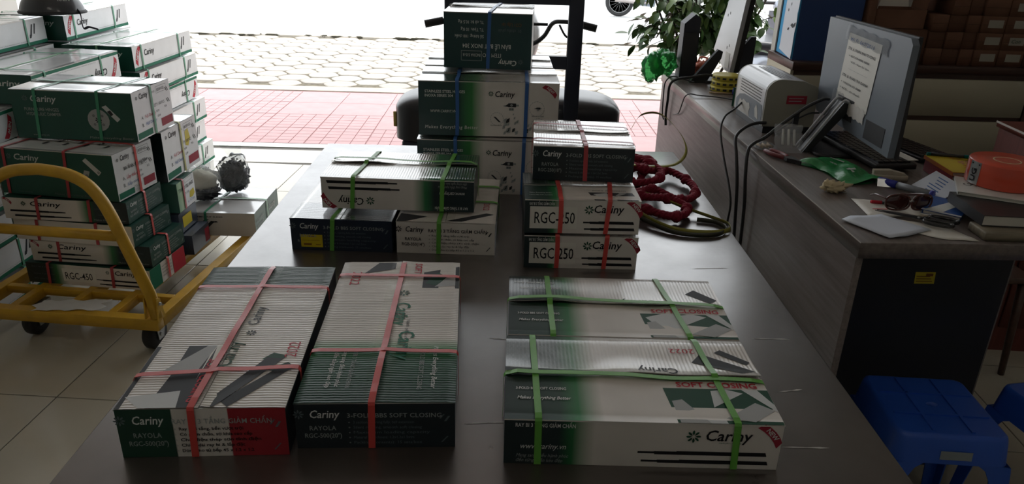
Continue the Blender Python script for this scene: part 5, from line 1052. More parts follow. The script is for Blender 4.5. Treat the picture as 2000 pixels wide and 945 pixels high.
b = MB(); b.lathe([(.054, .0), (.067, .0), (.068, .003), (.068, .026), (.066, .028), (.054, .028)], 36); b.build('tape', 'masking_tape', t); b = MB(); b.lathe([(.051, .0), (.0538, .0), (.0538, .0275), (.051, .0275), (.051, 0)], 36); b.build('core', 'red_core', t); b = MB(); b.grid(lambda u, v: (.0506 * math.cos(1.3 + u * .5), .0506 * math.sin(1.3 + u * .5), .004 + v * .02), 4, 1); b.build('sticker', 'label_white', t)
t = marker('dark teal pen lying across the top edge of the magazine', (1.475, 2.492, ZC + .053), -12, .17, 'dark_plastic', 'print_teal', .0055)
# cables
def cable(label, pts, r, n=6): 
    b = MB(); b.tube(spline(pts, n), r, 7); return tag(b.build('cable', 'dark_plastic'), label, 'cable', 'black cables on the counter')
cable('black cable running from the printer down the counter side', [(1.024, 3.20, 1.02), (.985, 3.16, 1.0), (.935, 3.12, .975), (.905, 3.05, .93), (.902, 2.95, .85), (.908, 2.80, .72), (.905, 2.79, .60), (.905, 2.76, .4)], .0045)
cable('thick black plug cable looping from the printer base over the counter edge', [(1.045, 2.927, 1.0), (1.0, 2.92, .998), (.955, 2.90, .985), (.912, 2.86, .955), (.905, 2.80, .90), (.908, 2.75, .80), (.912, 2.72, .66), (.918, 2.70, .5)], .0065)
cable('long black video cable arching from the big monitor to the counter edge', [(1.235, 2.83, 1.12), (1.20, 2.80, 1.125), (1.13, 2.77, 1.10), (1.05, 2.76, 1.04), (.985, 2.74, .99), (.938, 2.72, .970), (.912, 2.695, .945), (.905, 2.66, .86), (.912, 2.64, .74), (.918, 2.63, .5)], .0065)
cable('thin black wire drooping from the far counter top down its side', [(1.10, 3.55, .9565), (1.03, 3.60, .958), (.945, 3.62, .960), (.908, 3.65, .960), (.893, 3.68, .94), (.893, 3.72, .90), (.896, 3.78, .84), (.895, 3.84, .815), (.8945, 3.90, .80)], .003)
cable('bundle of black wires hanging from the far counter corner', [(1.12, 3.955, .99), (1.06, 3.955, 1.0), (.98, 3.96, .985), (.91, 3.98, .968), (.882, 4.0, .93), (.884, 4.02, .85), (.884, 4.03, .77), (.888, 4.02, .71)], .007)
cable('thin looped wire at the far counter corner beside the wire bundle', [(1.0, 3.95, .960), (.95, 4.0, .967), (.905, 4.06, .968), (.876, 4.09, .93), (.876, 4.10, .85), (.878, 4.09, .76), (.884, 4.07, .73)], .0035)
cable('short thin lead behind the printer by the monitor foot', [(1.22, 2.86, 1.06), (1.17, 2.84, 1.06), (1.12, 2.86, 1.02), (1.08, 2.90, .97), (1.10, 2.91, .956)], .0035)
t = item('plug_adapter', 'black cable tag clipped on the arching video cable', 'tag', (1.10, 2.775, 1.06), 20); b = MB(); b.box(-.012, .012, -.004, .004, -.035, .018); b.build('tag', 'dark_plastic', t)

# ------------------------------------------------------------------ drawer cabinet behind the counter with its load
mat('cream_front', (.50, .47, .36), .5, bmp=(8, .05, .002)); wood_mat('slab_wood', (.045, .022, .016), (.085, .042, .03), .42, 'x'); mat('kraft', (.17, .085, .055), .75, .2, var=.18, vscale=6); mat('kraft_dark', (.13, .065, .042), .75, .2, var=.15, vscale=6); mat('kraft_edge', (.07, .035, .024), .8); mat('sheet_label', (.33, .31, .26), .6)
cb = empty('drawer_cabinet', (1.62, 4.28, 0), 0, 'wide cabinet with cream drawer fronts and a dark brown top behind the counter', 'cabinet')
b = MB(); b.rbox(0, 1.55, -.02, .42, .985, 1.03, .003, 0, 2); b.build('cabinet_top', 'slab_wood', cb)
b = MB(); b.box(.0, .018, .003, .41, 0, .984); b.box(1.50, 1.52, .003, .41, 0, .984); b.box(.0185, 1.4995, .02, .41, 0, .984); b.build('carcass', 'cream_front', cb)
b = MB(); b.box(.02, 1.498, .008, .0195, .0, .984); b.build('shadow_gap', 'slab_wood', cb)
for (x0, x1) in ((.022, .50), (.508, 1.375)):
    for (z0, z1) in ((.745, .955), (.46, .715), (.20, .43)): d = MB(); d.rbox(x0, x1, -.012, .0075, z0, z1, .003, 0, 1); d.build('drawer', 'cream_front', cb)
b = MB(); b.box(1.385, 1.498, -.008, .0075, .05, .98); b.build('side_stile', 'slab_wood', cb)
# brown cartons in columns on the cabinet
r = random.Random(21)
def kbox(label, x0, x1, z0, h, y=4.285, d=.28, lab=0, m_='kraft', txt=None):
    t = empty('brown_carton', ((x0 + x1) / 2, y + d / 2, z0), 0, label, 'carton', 'brown cartons stacked on the cabinet'); w = (x1 - x0) / 2
    b = MB(); b.rbox(-w + .001, w - .001, -d / 2, d / 2, 0, h - .0015, .003, 0, 1); b.build('carton_body', m_, t)
    b = MB(); b.box(-w + .004, w - .004, -d / 2 - .0008, -d / 2 - .0001, h * .47, h * .47 + .002); b.build('seam', 'kraft_edge', t)
    if lab:
        b = MB(); b.box(-.040 + lab * .008, .044 + lab * .008, -d / 2 - .0016, -d / 2 - .0009, h * .30, h * .30 + .042); b.build('paper_label', 'sheet_label', t)
        if txt: o = print_on([T(txt, 0, 0, .02, 'print_dgreen', w=.05, ital=.2)], lambda u, v, o_: Vector((-.02 + u, -d / 2 - .0018 - o_, h * .30 + .012 + v)), t); o['kind'] = 'stuff'
    return t
cw = ['bottom', 'second from the bottom', 'third from the bottom', 'fourth from the bottom', 'fifth from the bottom']
H0 = .0915
cols = [(2.366, 2.458, 'first narrow column by the monitor'), (2.462, 2.556, 'second narrow column by the monitor'), (2.560, 2.636, 'third narrow column by the monitor')]
for ci, (x0, x1, nm) in enumerate(cols):
    for k in range(4 if ci else 3): kbox('brown carton, ' + cw[k] + ' in the ' + nm, x0, x1, 1.0305 + k * H0, H0, 4.29 + .008 * ((k + ci) % 2), .28, 0, ('kraft', 'kraft_dark')[(k + ci) % 2])
for ci, (x0, x1, nm) in enumerate(((2.640, 2.776, 'left labelled column'), (2.780, 2.925, 'right labelled column'))):
    for k in range(5):
        if ci == 0 and k == 4: continue
        kbox('brown carton with white label, ' + cw[k] + ' of the ' + nm, x0, x1, 1.0305 + k * H0, H0, 4.285 + .004 * ((k * 3 + ci) % 3), .28, 0 if (ci == 0 and k == 3) else 1 + ((k + ci) % 2) * .4, 'kraft', 'Con' if (ci == 1 and k == 1) else None)
for k in range(4): kbox('brown carton, ' + cw[k] + ' of the far right column on the cabinet', 2.935, 3.08, 1.0305 + k * H0, H0, 4.30, .28, 0, 'kraft_dark')
kbox('wide dark brown carton behind the top edge of the monitor', 2.05, 2.36, 1.0305, .19, 4.30, .28, 0, 'kraft_dark')
kbox('brown carton on top of the first narrow column, beside the open white carton', 2.366, 2.55, 1.0305 + 4 * H0 + .001, .12, 4.30, .26, 0, 'kraft')
kbox('tall narrow brown carton standing at the blue box', 2.0, 2.046, 1.0305, .36, 4.295, .28, 0, 'kraft')
t = empty('open_carton', (2.197, 4.42, 1.222), 0, 'open carton with raised white flaps above the wide dark brown carton', 'carton', None)
b = MB(); b.box(-.14, -.136, -.10, .10, 0, .10); b.box(.136, .14, -.10, .10, 0, .10); b.box(-.1355, .1355, .096, .10, 0, .10); b.box(-.1355, .1355, -.10, -.096, 0, .10); b.box(-.1355, .1355, -.0955, .0955, 0, .004); b.build('carton_body', 'kraft', t)
mat('flap_white', (.70, .68, .62), .6)
b = MB(); M4 = Matrix.Translation((-.0, .10, .10)) @ Matrix.Rotation(math.radians(-25), 4, 'X'); b.box(-.10, .135, 0, .003, 0, .16, 0, M4); b.build('flap', 'flap_white', t)
b = MB(); M4 = Matrix.Translation((.138, 0, .1005)) @ Matrix.Rotation(math.radians(7), 4, 'Y'); b.box(0, .003, -.09, .08, 0, .12, 0, M4); b.build('flap', 'kraft', t)
b = MB(); M4 = Matrix.Translation((-.138, 0, .1005)) @ Matrix.Rotation(math.radians(15), 4, 'Y'); b.box(-.003, 0, -.095, .09, 0, .17, 0, M4); b.build('flap', 'flap_white', t)
mat('pink_film', (.36, .05, .06), .4, bmp=(25, .6, .006)); t = empty('red_bag', (2.71, 4.40, 1.0305 + 4 * H0 + .0005), 0, 'dark pinkish red plastic bag on the left labelled carton column', 'bag'); b = MB(); b.blob((0, 0, .06), (.068, .10, .065), 3, .3, 3, (22, 14)); b.v = [(p[0], p[1], max(p[2], .0)) for p in b.v]; b.build('bag_film', 'pink_film', t); b = MB(); b.tube(spline([(0, 0, .11), (.01, .01, .15), (.03, .0, .17)], 4), [.016] * 3 + [.01] * 6, 7); b.build('bag_neck', 'pink_film', t)
# blue case with a torn poster
mat('blue_case', (.012, .045, .17), .5); mat('poster_white', (.60, .63, .68), .55); mat('sky_blue', (.03, .30, .58), .5)
t = empty('blue_case', (1.635, 4.33, 1.0305), math.radians(-3), 'tall blue case with a torn white poster on its side, left end of the cabinet', 'case')
b = MB(); b.prism([(.0, .0), (.345, .0), (.345, .52), (-.0, .52)], .0, .30, 'y'); b.build('case_body', 'blue_case', t)
b = MB(); b.box(-.008, -.0002, .0, .30, .006, .52); b.build('side_board', 'sky_blue', t); b = MB(); b.box(-.012, .006, .3004, .325, .0, .52); b.build('edge_frame', 'dark_plastic', t)
b = MB(); r = random.Random(3); N = 14
def post(u, v): return (-.0098 - .0012 * math.sin(v * 6) - .006 * max(0, .06 - v) * 8, .235 - u * .232 + (.006 * r.uniform(-1, 1) if u > .99 else 0), .03 - .025 * u + v * .495)
b.grid(post, 6, N); b.build('poster', 'poster_white', t)
b = MB(); pf = lambda u, v, o=0: Vector((-.0115 - o, .235 - u, .02 + v))
dd = [G([(.14, .16), (.17, .175), (.20, .17), (.21, .18), (.23, .185), (.225, .165), (.19, .15), (.165, .155)], 'print_char'), G([(.09, .13), (.11, .145), (.13, .145), (.12, .13)], 'print_char')] + [RECT(.06 + .035 * k, .068 + .035 * k, .23 + .035 * k, .245 + .035 * k, 'print_char') for k in range(4)]
decals(b, dd, pf); o = b.build('printing', None, t); o['kind'] = 'stuff'
# mahogany chest and chair behind the counter
t = empty('mahogany_chest', (2.19, 2.90, 0), math.radians(-4), 'polished red brown wooden chest with pale edge lines, behind the counter', 'chest')
b = MB(); b.box(.004, .60, .004, .38, 0, .925); b.build('chest_body', 'mahogany', t); b = MB(); b.rbox(-.008, .612, -.012, .39, .9255, .95, .003, 0, 1); b.build('chest_top', 'mahogany', t)
b = MB(); b.box(-.0105, -.0082, -.012, .39, .943, .9515); b.build('edge_line', 'pale_edge', t)
for k in range(3): b = MB(); b.rbox(.02, .585, -.008, .0035, .64 - .26 * k, .88 - .26 * k, .003, 0, 1); d = b.build('drawer', 'mahogany', t); b = MB(); b.box(.02, .585, -.0095, -.0085, .874 - .26 * k, .8785 - .26 * k); b.build('edge_line', 'pale_edge', d)
t = empty('wooden_chair', (1.94, 2.88, 0), math.radians(92), 'brown wooden chair with a curved back between counter and mahogany chest', 'chair')
b = MB(); b.rbox(-.2, .2, -.2, .2, .43, .455, .03); b.build('seat', 'brown_wood', t)
for x in (-.17, .17):
    for y in (-.17, .17): b = MB(); b.tube([(x, y, .43), (x * 1.1, y * 1.1, 0)], [.018, .013], 8); b.build('leg', 'brown_wood', t)
b = MB(); b.grid(lambda u, v: ((u - .5) * .38 * (1 - .15 * v * v), .18 + .03 * math.sin(PI * u) + .05 * v, .457 + v * .42 * (1 - .12 * (2 * u - 1) ** 4)), 12, 8); b.grid(lambda u, v: ((.5 - u) * .38 * (1 - .15 * v * v), .20 + .03 * math.sin(PI * u) + .05 * v, .457 + v * .42 * (1 - .12 * (2 * u - 1) ** 4)), 12, 8); b.build('backrest', 'brown_wood', t)

# ------------------------------------------------------------------ blue plastic stools
mat('blue_stool', (.02, .09, .46), .38, .5, bmp=(40, .08, .001)); mat('stool_label', (.22, .25, .27), .6)
def stool(label, loc, rz):
    t = empty('plastic_stool', loc, math.radians(rz), label, 'stool', 'blue plastic stools in front of the counter')
    HS, A, B = .46, .15, .185
    def sq(a, r, rr):   # rounded square
        pts = []; c = r - rr
        for k, (sx, sy) in enumerate(((1, 1), (-1, 1), (-1, -1), (1, -1))):
            for i in range(6): q = PI / 2 * k + PI / 2 * i / 5; pts.append((sx * c + rr * math.cos(q), sy * c + rr * math.sin(q)))
        return pts
    b = MB(); rings = [(A - .012, HS, .022), (A - .004, HS - .004, .026), (A, HS - .014, .03), (A + .006, HS - .06, .032), (A + .009, HS - .085, .033)]; N = 24
    for r_, z, rr in rings: b.v += [(x, y, z) for x, y in sq(0, r_, rr)]
    for k in range(4):
        for i in range(N): j = (i + 1) % N; b.face((k * N + i, (k + 1) * N + i, (k + 1) * N + j, k * N + j), 0, True)
    hole = len(b.v); b.v += [(.018 * math.cos(2 * PI * i / N + PI / 4 - .3), .012 * math.sin(2 * PI * i / N + PI / 4 - .3), HS) for i in range(N)]
    for i in range(N): j = (i + 1) % N; b.face((i, j, hole + j, hole + i), 0)
    c0 = len(b.v); b.v += [(x, y, z - .02) for x, y, z in b.v[hole:hole + N]]
    for i in range(N): j = (i + 1) % N; b.face((hole + i, hole + j, c0 + j, c0 + i), 0, True)
    o = b.build('seat', 'blue_stool', t)
    b = MB()
    for s in (-.052, .052):
        b.box(s - .0045, s + .0045, -A + .02, A - .02, HS - .001, HS + .0042); b.box(-A + .02, s - .0035 if s < 0 else -.049, s - .003, s + .003, HS - .001, HS + .0042); b.box(-.0485, .0485, s - .003, s + .003, HS - .001, HS + .0042); b.box(.0555, A - .02, s - .003, s + .003, HS - .001, HS + .0042)
    o = b.build('seat_ribs', 'blue_stool', o); 
    for sx in (-1, 1):
        for sy in (-1, 1):
            b = MB()
            w0, w1 = .055, .035
            for z, r_, w in ((HS - .0855, A + .009, w0 + .03), (HS - .10, A + .011, w0 + .012), (HS - .13, A + .014, w0), (.0, B, w1)):
                x, y = sx * r_, sy * r_; b.v += [(x, y, z), (x - sx * w, y, z), (x - sx * w, y - sy * .004, z), (x - sx * .004, y - sy * .004, z), (x - sx * .004, y - sy * w, z), (x, y - sy * w, z)]
            for k in range(3):
                for i in range(6): j = (i + 1) % 6; q = (k * 6 + i, k * 6 + j, (k + 1) * 6 + j, (k + 1) * 6 + i); b.face(q if sx * sy < 0 else q[::-1], 0)
            b.face(range(18, 24)); b.build('leg', 'blue_stool', t)
    b = MB(); b.grid(lambda u, v: (-.035 + .085 * u, -A - .0095 + .0025 * v, HS - .07 + v * .026), 4, 1); b.build('sticker', 'stool_label', t)
    return t
stool('blue plastic stool with ribbed square top and grey sticker, beside the steel table', (1.255, 1.80, 0), -4)
stool('second blue plastic stool, partly out of view at the right', (1.70, 1.80, 0), 10)

# ------------------------------------------------------------------ rope and strap offcuts on the table
mat('red_rope', (.24, .015, .035), .75, .2, bmp=(160, .8, .004)); mat('yellow_band', (.33, .31, .05), .4, bmp=(300, .2, .001)); mat('dark_band', (.05, .05, .03), .45)
path = spline([(a_, b_, c_ + .010) for a_, b_, c_ in ((.47, 2.66, .768), (.53, 2.76, .782), (.56, 2.90, .80), (.50, 3.02, .79), (.46, 3.12, .775), (.55, 3.16, .772), (.63, 3.04, .785), (.60, 2.92, .805), (.52, 2.84, .815), (.47, 2.78, .80), (.50, 2.70, .80), (.59, 2.72, .81), (.62, 2.82, .815), (.56, 2.95, .82), (.50, 2.92, .825), (.53, 2.80, .83),
    (.62, 2.86, .80), (.68, 2.95, .775), (.735, 2.86, .768), (.745, 2.74, .768), (.71, 2.64, .768), (.64, 2.60, .775), (.57, 2.66, .79), (.50, 2.62, .79), (.46, 2.54, .78), (.53, 2.48, .77), (.60, 2.44, .767), (.655, 2.48, .767), (.66, 2.55, .77), (.60, 2.58, .785), (.52, 2.56, .795), (.47, 2.60, .80))], 22)
b = MB()
for s in range(3):
    pts = []; up = Vector((0, 0, 1)); rad = []
    for i, p in enumerate(path):
        t_ = (path[min(i + 1, len(path) - 1)] - path[max(i - 1, 0)]).normalized(); u = t_.cross(up).normalized(); w = u.cross(t_); a = i * .5 + 2 * PI * s / 3
        kn = 1 + .55 * max(0, math.sin(i * .21)) ** 6
        pts.append(p + (u * math.cos(a) + w * math.sin(a)) * .0068 * kn); rad.append(.0086 * kn)
    b.tube(pts, rad, 6)
tag(b.build('rope', 'red_rope'), 'heap of twisted dark red rope lying beside the RGC-250 cartons', 'rope')
def band(name, label, pts, m_, w=.0065, tilt=None):
    P = spline(pts, 10); b = MB()
    for i, p in enumerate(P):
        t_ = (P[min(i + 1, len(P) - 1)] - P[max(i - 1, 0)]).normalized(); f = i / (len(P) - 1); a = tilt(f) if tilt else 0
        n_ = t_.cross(Vector((0, 0, 1))).normalized(); v = Vector((0, 0, 1)) * math.cos(a) + n_ * math.sin(a)
        for s1, s2 in ((-1, 0), (1, 0), (1, .0008), (-1, .0008)): b.v.append(tuple(p + v * w * s1 + t_.cross(v).normalized() * s2))
    for k in range(len(P) - 1):
        for q in range(4): r_ = (q + 1) % 4; b.face((4 * k + q, 4 * k + r_, 4 * k + 4 + r_, 4 * k + 4 + q), 0, True)
    return tag(b.build(name, m_), label, 'strap', 'packing strap offcuts by the rope')
band('packing_strap', 'yellow green strap offcut arching over the rope beside the top carton', [(.55, 3.16, .90), (.60, 3.22, .95), (.68, 3.20, .96), (.745, 3.08, .91), (.755, 2.98, .86), (.70, 2.90, .83), (.60, 2.84, .835), (.48, 2.78, .86)], 'yellow_band', tilt=lambda f: .5 + .7 * f)
band('packing_strap', 'long dark olive strap offcut looping out over the bare table top', [(.46, 2.64, .80), (.55, 2.60, .80), (.66, 2.53, .778), (.745, 2.475, .765), (.79, 2.42, .762), (.775, 2.36, .762), (.70, 2.335, .762), (.60, 2.345, .765), (.53, 2.40, .772), (.47, 2.48, .785)], 'yellow_band', .008, lambda f: .8 * (1 - f) - .1)
band('packing_strap', 'second dark strap loop under the olive one on the bare table top', [(.48, 2.44, .772), (.57, 2.34, .762), (.66, 2.315, .7595), (.735, 2.33, .7595), (.772, 2.385, .7595), (.75, 2.44, .7595), (.69, 2.46, .7595)], 'dark_band', .008)

# ------------------------------------------------------------------ tricycle at the table's far end
mat('tricycle_paint', (.012, .016, .03), .45); mat('black_vinyl', (.018, .019, .024), .36, .5, coat=.15, bmp=(40, .1, .002)); mat('white_shell', (.72, .73, .75), .3, coat=.3); mat('foam_yellow', (.5, .36, .1), .8)
tr = empty('cargo_tricycle', (.03, 3.95, 0), 0, 'dark framed cargo tricycle with black padded bench and handlebar beyond the table', 'tricycle')
def pad(x0, x1, y0, y1, z0, z1, r):
    b = MB(); N = 14; prof = [(0, 0)]
    def fn(u, v):
        a = 2 * PI * u; n = 4.5; cx, cy = (x0 + x1) / 2, (y0 + y1) / 2; rx, ry = (x1 - x0) / 2, (y1 - y0) / 2
        c, s = math.cos(a), math.sin(a); X = math.copysign(abs(c) ** (2 / n), c); Y = math.copysign(abs(s) ** (2 / n), s)
        if v < .5: k, z = 1, z0 + (z1 - r - z0) * v * 2
        else: q = (v - .5) * 2; k = math.cos(q * PI / 2) ** .45 if q < 1 else 0; z = z1 - r + r * math.sin(q * PI / 2) * (1 + .1 * math.cos(q * PI / 2))
        e = 1 if v < .5 else k
        return (cx + X * rx * e, cy + Y * ry * e, z)
    b.grid(fn, 48, 20); return b
pad(-.62, .61, -.02, .42, .60, .85, .085).build('bench_pad', 'black_vinyl', tr)
b = MB(); b.rbox(-.58, .57, .02, .40, .22, .598, .02); b.build('cargo_box', 'tricycle_paint', tr)
b = MB(); b.tube([(-.62, .10, .66), (-.62, .10, .74)], .012, 6); b.build('torn_foam', 'foam_yellow', tr)
for x in (-.335, .285): b = MB(); b.rbox(x, x + .075, -.075, -.03, .30, 1.46, .006); b.build('frame_post', 'tricycle_paint', tr)
b = MB(); b.box(-.2595, .2845, -.07, -.035, 1.335, 1.46); b.build('frame_rail', 'tricycle_paint', tr)
b = MB(); b.box(-.2595, .2845, -.07, -.035, 1.02, 1.085); b.build('frame_rail', 'tricycle_paint', tr)
b = MB(); b.box(-.32, .35, -.0295, .02, .40, .46); b.build('frame_rail', 'tricycle_paint', tr)
hb = spline([(0, .52, 1.05), (.12, .50, 1.06), (.19, .47, 1.11), (.235, .42, 1.19), (.29, .38, 1.205), (.36, .36, 1.20), (.44, .34, 1.185)], 6)
b = MB(); b.tube(hb, .0125, 8); b.tube([(-p[0], p[1], p[2]) for p in hb], .0125, 8); b.tube([(-.21, .45, 1.18), (.21, .45, 1.18)], .009, 8); b.build('handlebar', 'dark_plastic', tr)
for s in (-1, 1):
    b = MB(); b.tube([(s * .375, .355, 1.198), (s * .475, .335, 1.178)], .021, 12); b.build('grip', 'rubber', tr)
    b = MB(); b.tube(spline([(s * .35, .37, 1.20), (s * .335, .33, 1.18), (s * .325, .33, 1.13), (s * .30, .33, 1.14), (s * .27, .36, 1.19)], 5), .006, 6); b.box(s * .345 - .018, s * .345 + .018, .34, .375, 1.155, 1.225); b.build('brake_lever', 'dark_plastic', tr)
b = MB(); b.blob((.02, .72, 1.08), (.16, .16, .22), 2, .0, 1, (24, 16)); b.build('headlamp_cowl', 'white_shell', tr)
b = MB(); b.prism([(.62, .30), (.85, .30), (.80, .90), (.66, .90)], -.06, .10, 'x'); b.build('front_column', 'tricycle_paint', tr)
def wheel_parts(parent, c, R_, w, axis='x', tyre='rubber', spokes=16, nm='wheel'):
    rot = Matrix.Rotation(PI / 2, 4, 'Y') if axis == 'x' else Matrix.Rotation(PI / 2, 4, 'X'); M4 = Matrix.Translation(c) @ rot
    b = MB(); b.lathe([(R_ - w, -w * .45), (R_ - w * .3, -w * .5), (R_, -w * .25), (R_, w * .25), (R_ - w * .3, w * .5), (R_ - w, w * .45), (R_ - w, -w * .45)], 36, 0, M4); wh = b.build(nm, tyre, parent)
    b = MB(); b.lathe([(R_ - w - .012, -w * .35), (R_ - w - .001, -w * .4), (R_ - w - .001, w * .4), (R_ - w - .012, w * .35), (R_ - w - .012, -w * .35)], 36, 0, M4); b.build('rim', 'zinc', wh)
    b = MB()
    for k in range(spokes): a = 2 * PI * k / spokes; b.tube([tuple(M4 @ Vector((.03 * math.cos(a + .4), .03 * math.sin(a + .4), .01 * (-1) ** k))), tuple(M4 @ Vector(((R_ - w - .011) * math.cos(a), (R_ - w - .011) * math.sin(a), 0)))], .0022, 4)
    b.tube([tuple(M4 @ Vector((0, 0, -.04))), tuple(M4 @ Vector((0, 0, .04)))], .032, 12); o = b.build('spokes', 'zinc', wh); o['kind'] = 'stuff'; return wh
for x in (-.66, .65): wheel_parts(tr, (x, .22, .24), .24, .055)
wheel_parts(tr, (.02, .98, .24), .24, .055)

# ------------------------------------------------------------------ street: passing motorbike, parked scooter
mat('bike_white', (.65, .66, .66), .3, coat=.3); mat('silver_paint', (.33, .36, .42), .22, .5, metal=.3, coat=.5); mat('exhaust_steel', (.40, .36, .35), .35, metal=.4)
mb_ = empty('motorbike', (2.47, 17.05, -.1), 0, 'motorbike with spoked wheel and silver exhaust riding past on the road', 'motorbike')
wheel_parts(mb_, (0, 0, .31), .31, .075, 'y'); wheel_parts(mb_, (1.24, 0, .31), .31, .07, 'y')
b = MB(); b.tube([(.0 - .12, -.14, .36), (.30, -.14, .33), (.36, -.13, .32), (.62, -.11, .30)], [.045, .048, .03, .02], 10); b.build('exhaust', 'exhaust_steel', mb_)
b = MB(); b.prism([(-.38, .62), (-.15, .72), (.3, .66), (.62, .40), (.9, .42), (1.08, .8), (1.02, .95), (.85, .62), (.6, .62), (.45, .78), (-.1, .86), (-.35, .8)], -.11, .11, 'y'); b.build('bodywork', 'bike_white', mb_)
b = MB(); b.rbox(-.28, .5, -.12, .12, .80, .88, .05); b.build('seat', 'black_vinyl', mb_)
b = MB(); b.tube([(1.24, -.06, .31), (1.05, -.06, .98)], .022, 8); b.tube([(1.24, .06, .31), (1.05, .06, .98)], .022, 8); b.tube([(1.0, -.34, 1.04), (1.05, 0, 1.0), (1.0, .34, 1.04)], .015, 8); b.build('fork', 'exhaust_steel', mb_)
b = MB(); b.prism([(.35, .25), (.75, .22), (.8, .48), (.4, .5)], -.09, .09, 'y'); b.tube([(0, -.07, .31), (.5, -.07, .33)], .02, 8); b.tube([(0, .07, .31), (.5, .07, .33)], .02, 8); b.build('engine', 'grey_plastic', mb_)
sc = empty('scooter', (2.72, 7.65, 0), math.radians(62), 'silver scooter parked on the red tiles behind the potted shrub', 'scooter')
wheel_parts(sc, (-.62, 0, .21), .21, .07, 'y', spokes=8); wheel_parts(sc, (.62, 0, .21), .21, .07, 'y', spokes=8)
b = MB(); b.blob((-.42, 0, .52), (.42, .19, .22), 1, .05, 1, (28, 16)); b.build('rear_body', 'silver_paint', sc)
b = MB(); b.rbox(-.75, -.02, -.14, .14, .66, .77, .06); b.build('seat', 'black_vinyl', sc)
b = MB(); b.prism([(.02, .24), (.36, .24), (.50, .45), (.44, .92), (.36, .95), (.36, .45), (.28, .32), (.02, .32)], -.19, .19, 'y'); b.build('leg_shield', 'silver_paint', sc)
b = MB(); b.blob((.56, 0, .42), (.20, .10, .14), 2, .0, 1, (20, 12)); b.build('front_mudguard', 'silver_paint', sc)
b = MB(); b.blob((.40, 0, 1.0), (.12, .17, .10), 3, .0, 1, (20, 12)); b.build('headset', 'silver_paint', sc)
b = MB(); b.tube([(.34, -.36, 1.02), (.38, 0, 1.03), (.34, .36, 1.02)], .016, 8); b.build('handlebar', 'dark_plastic', sc)
for s in (-1, 1): b = MB(); b.tube([(.38, s * .25, 1.03), (.42, s * .33, 1.22)], .006, 6); b.blob((.42, s * .35, 1.24), (.02, .07, .045), 1, 0, 1, (12, 8)); b.build('mirror', 'dark_plastic', sc)
b = MB(); b.tube([(.62, 0, .21), (.42, 0, .75)], .03, 8); b.build('fork', 'dark_plastic', sc)
b = MB(); b.tube([(-.3, -.17, .22), (-.75, -.19, .28)], [.03, .05], 10); b.build('exhaust', 'exhaust_steel', sc)

# ------------------------------------------------------------------ potted shrub by the doorway
mat('leaf_green', (.045, .105, .025), .45, .4, var=.3, vscale=3); mat('leaf_pale', (.12, .20, .045), .45, .4, var=.3, vscale=3); mat('bark', (.045, .032, .025), .85, bmp=(40, .5, .004)); mat('pot_clay', (.14, .10, .08), .7); mat('potting_soil', (.03, .022, .016), .95)
pl = empty('potted_shrub', (1.40, 5.42, 0), 0, 'leafy potted shrub standing by the doorway behind the far counter end', 'plant')
b = MB(); b.lathe([(.0, .0), (.17, .0), (.22, .36), (.245, .37), (.245, .42), (.215, .42), (.205, .38), (0, .38)], 24); b.build('pot', 'pot_clay', pl)
b = MB(); b.lathe([(0, .392), (.10, .39), (.203, .382)], 20); b.build('soil', 'potting_soil', pl)
def leaf_mesh(mname, L_, w_, k):
    b = MB()
    def fn(u, v): t = v; wd = w_ * math.sin(PI * min(1, t * .97 + .02)) ** .8; x = (u - .5) * 2 * wd; return (x, t * L_, .18 * abs(x) - .25 * L_ * t * t * k)
    b.grid(fn, 2, 6); return b.mesh('leaf', [mname])
LV = [leaf_mesh('leaf_green', .10, .026, .6), leaf_mesh('leaf_green', .09, .028, 1.2), leaf_mesh('leaf_pale', .09, .026, .9), leaf_mesh('leaf_green', .08, .023, 1.6)]
r = random.Random(12); tips = []
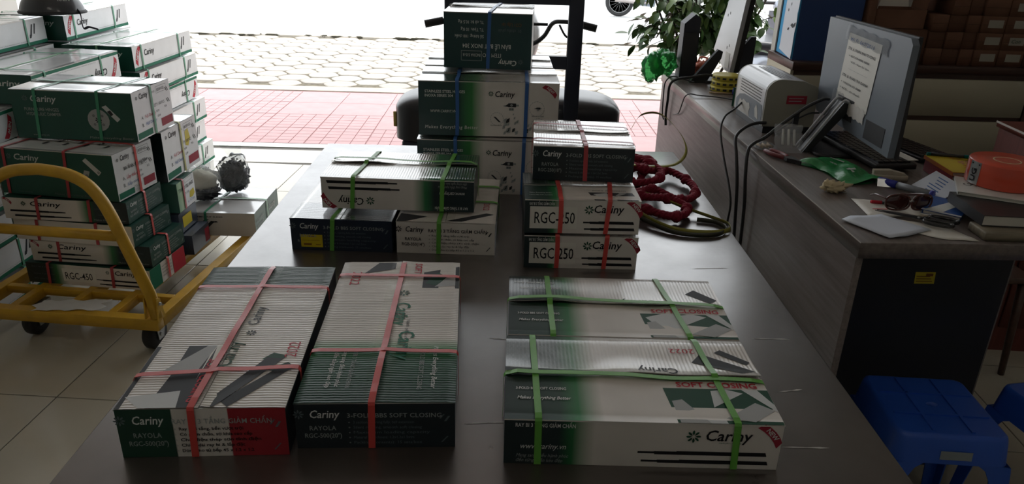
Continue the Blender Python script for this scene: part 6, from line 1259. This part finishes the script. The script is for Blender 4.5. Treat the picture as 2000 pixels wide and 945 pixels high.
stems = [(-.02, .0, -.30, -.02), (.03, .02, -.16, .06), (-.04, .03, -.06, -.05), (.05, -.02, .08, .05), (.02, .04, .24, .0), (-.03, -.03, .36, -.06), (.0, .0, -.42, .05), (.04, .0, .45, .08)]
for (x0, y0, dx, dy) in stems:
    pts = spline([(x0, y0, .385), (x0 + dx * .25, y0 + dy * .3, .75), (x0 + dx * .7, y0 + dy, 1.10), (x0 + dx * 1.05, y0 + dy * 1.3, 1.45)], 8)
    b = MB(); b.tube(pts, [.013 * (1 - .65 * k / (len(pts) - 1)) for k in range(len(pts))], 6)
    for q in range(9):
        i = r.randrange(11, 22); p = pts[i]; a = r.uniform(0, 2 * PI); l = r.uniform(.10, .26)
        e1 = p + Vector((math.cos(a) * l * .6, math.sin(a) * l * .5, .05)); e2 = p + Vector((math.cos(a) * l, math.sin(a) * l * .8, -.03 + r.uniform(-.05, .08)))
        b.tube([p, e1, e2], [.004, .003, .0015], 4); tips += [(p.lerp(e1, .6), a), (e1, a), (e1.lerp(e2, .5), a), (e2, a)]
    b.build('stem', 'bark', pl)
r.shuffle(tips)
seen = [q for q in tips if .93 < q[0].z < 1.36]
def leaf_at(p, a): return p + Vector((r.uniform(-.05, .05), r.uniform(-.05, .05), r.uniform(-.04, .05))), (r.uniform(-1.3, .2), r.uniform(-.5, .5), a - PI / 2 + r.uniform(-1.1, 1.1))
for k in range(298):
    p, a = seen[k % len(seen)]; l_, e_ = leaf_at(p, a); link('leaf', LV[r.randrange(4)], pl, l_, e_)
fb = MB(); fb.slot('leaf_green'); fb.slot('leaf_pale')
for k in range(520):
    p, a = tips[k % len(tips)]; l_, e_ = leaf_at(p + Vector((0, .04, .02)), a); me = LV[r.randrange(4)]
    from mathutils import Euler
    M4 = Matrix.Translation(l_) @ Euler(e_).to_matrix().to_4x4(); i0 = len(fb.v); fb.v += [tuple(M4 @ v.co) for v in me.vertices]
    for f in me.polygons: fb.face([i0 + q for q in f.vertices], 1 if me is LV[2] else 0, True)
fo = fb.build('foliage', None, pl); fo['kind'] = 'stuff'
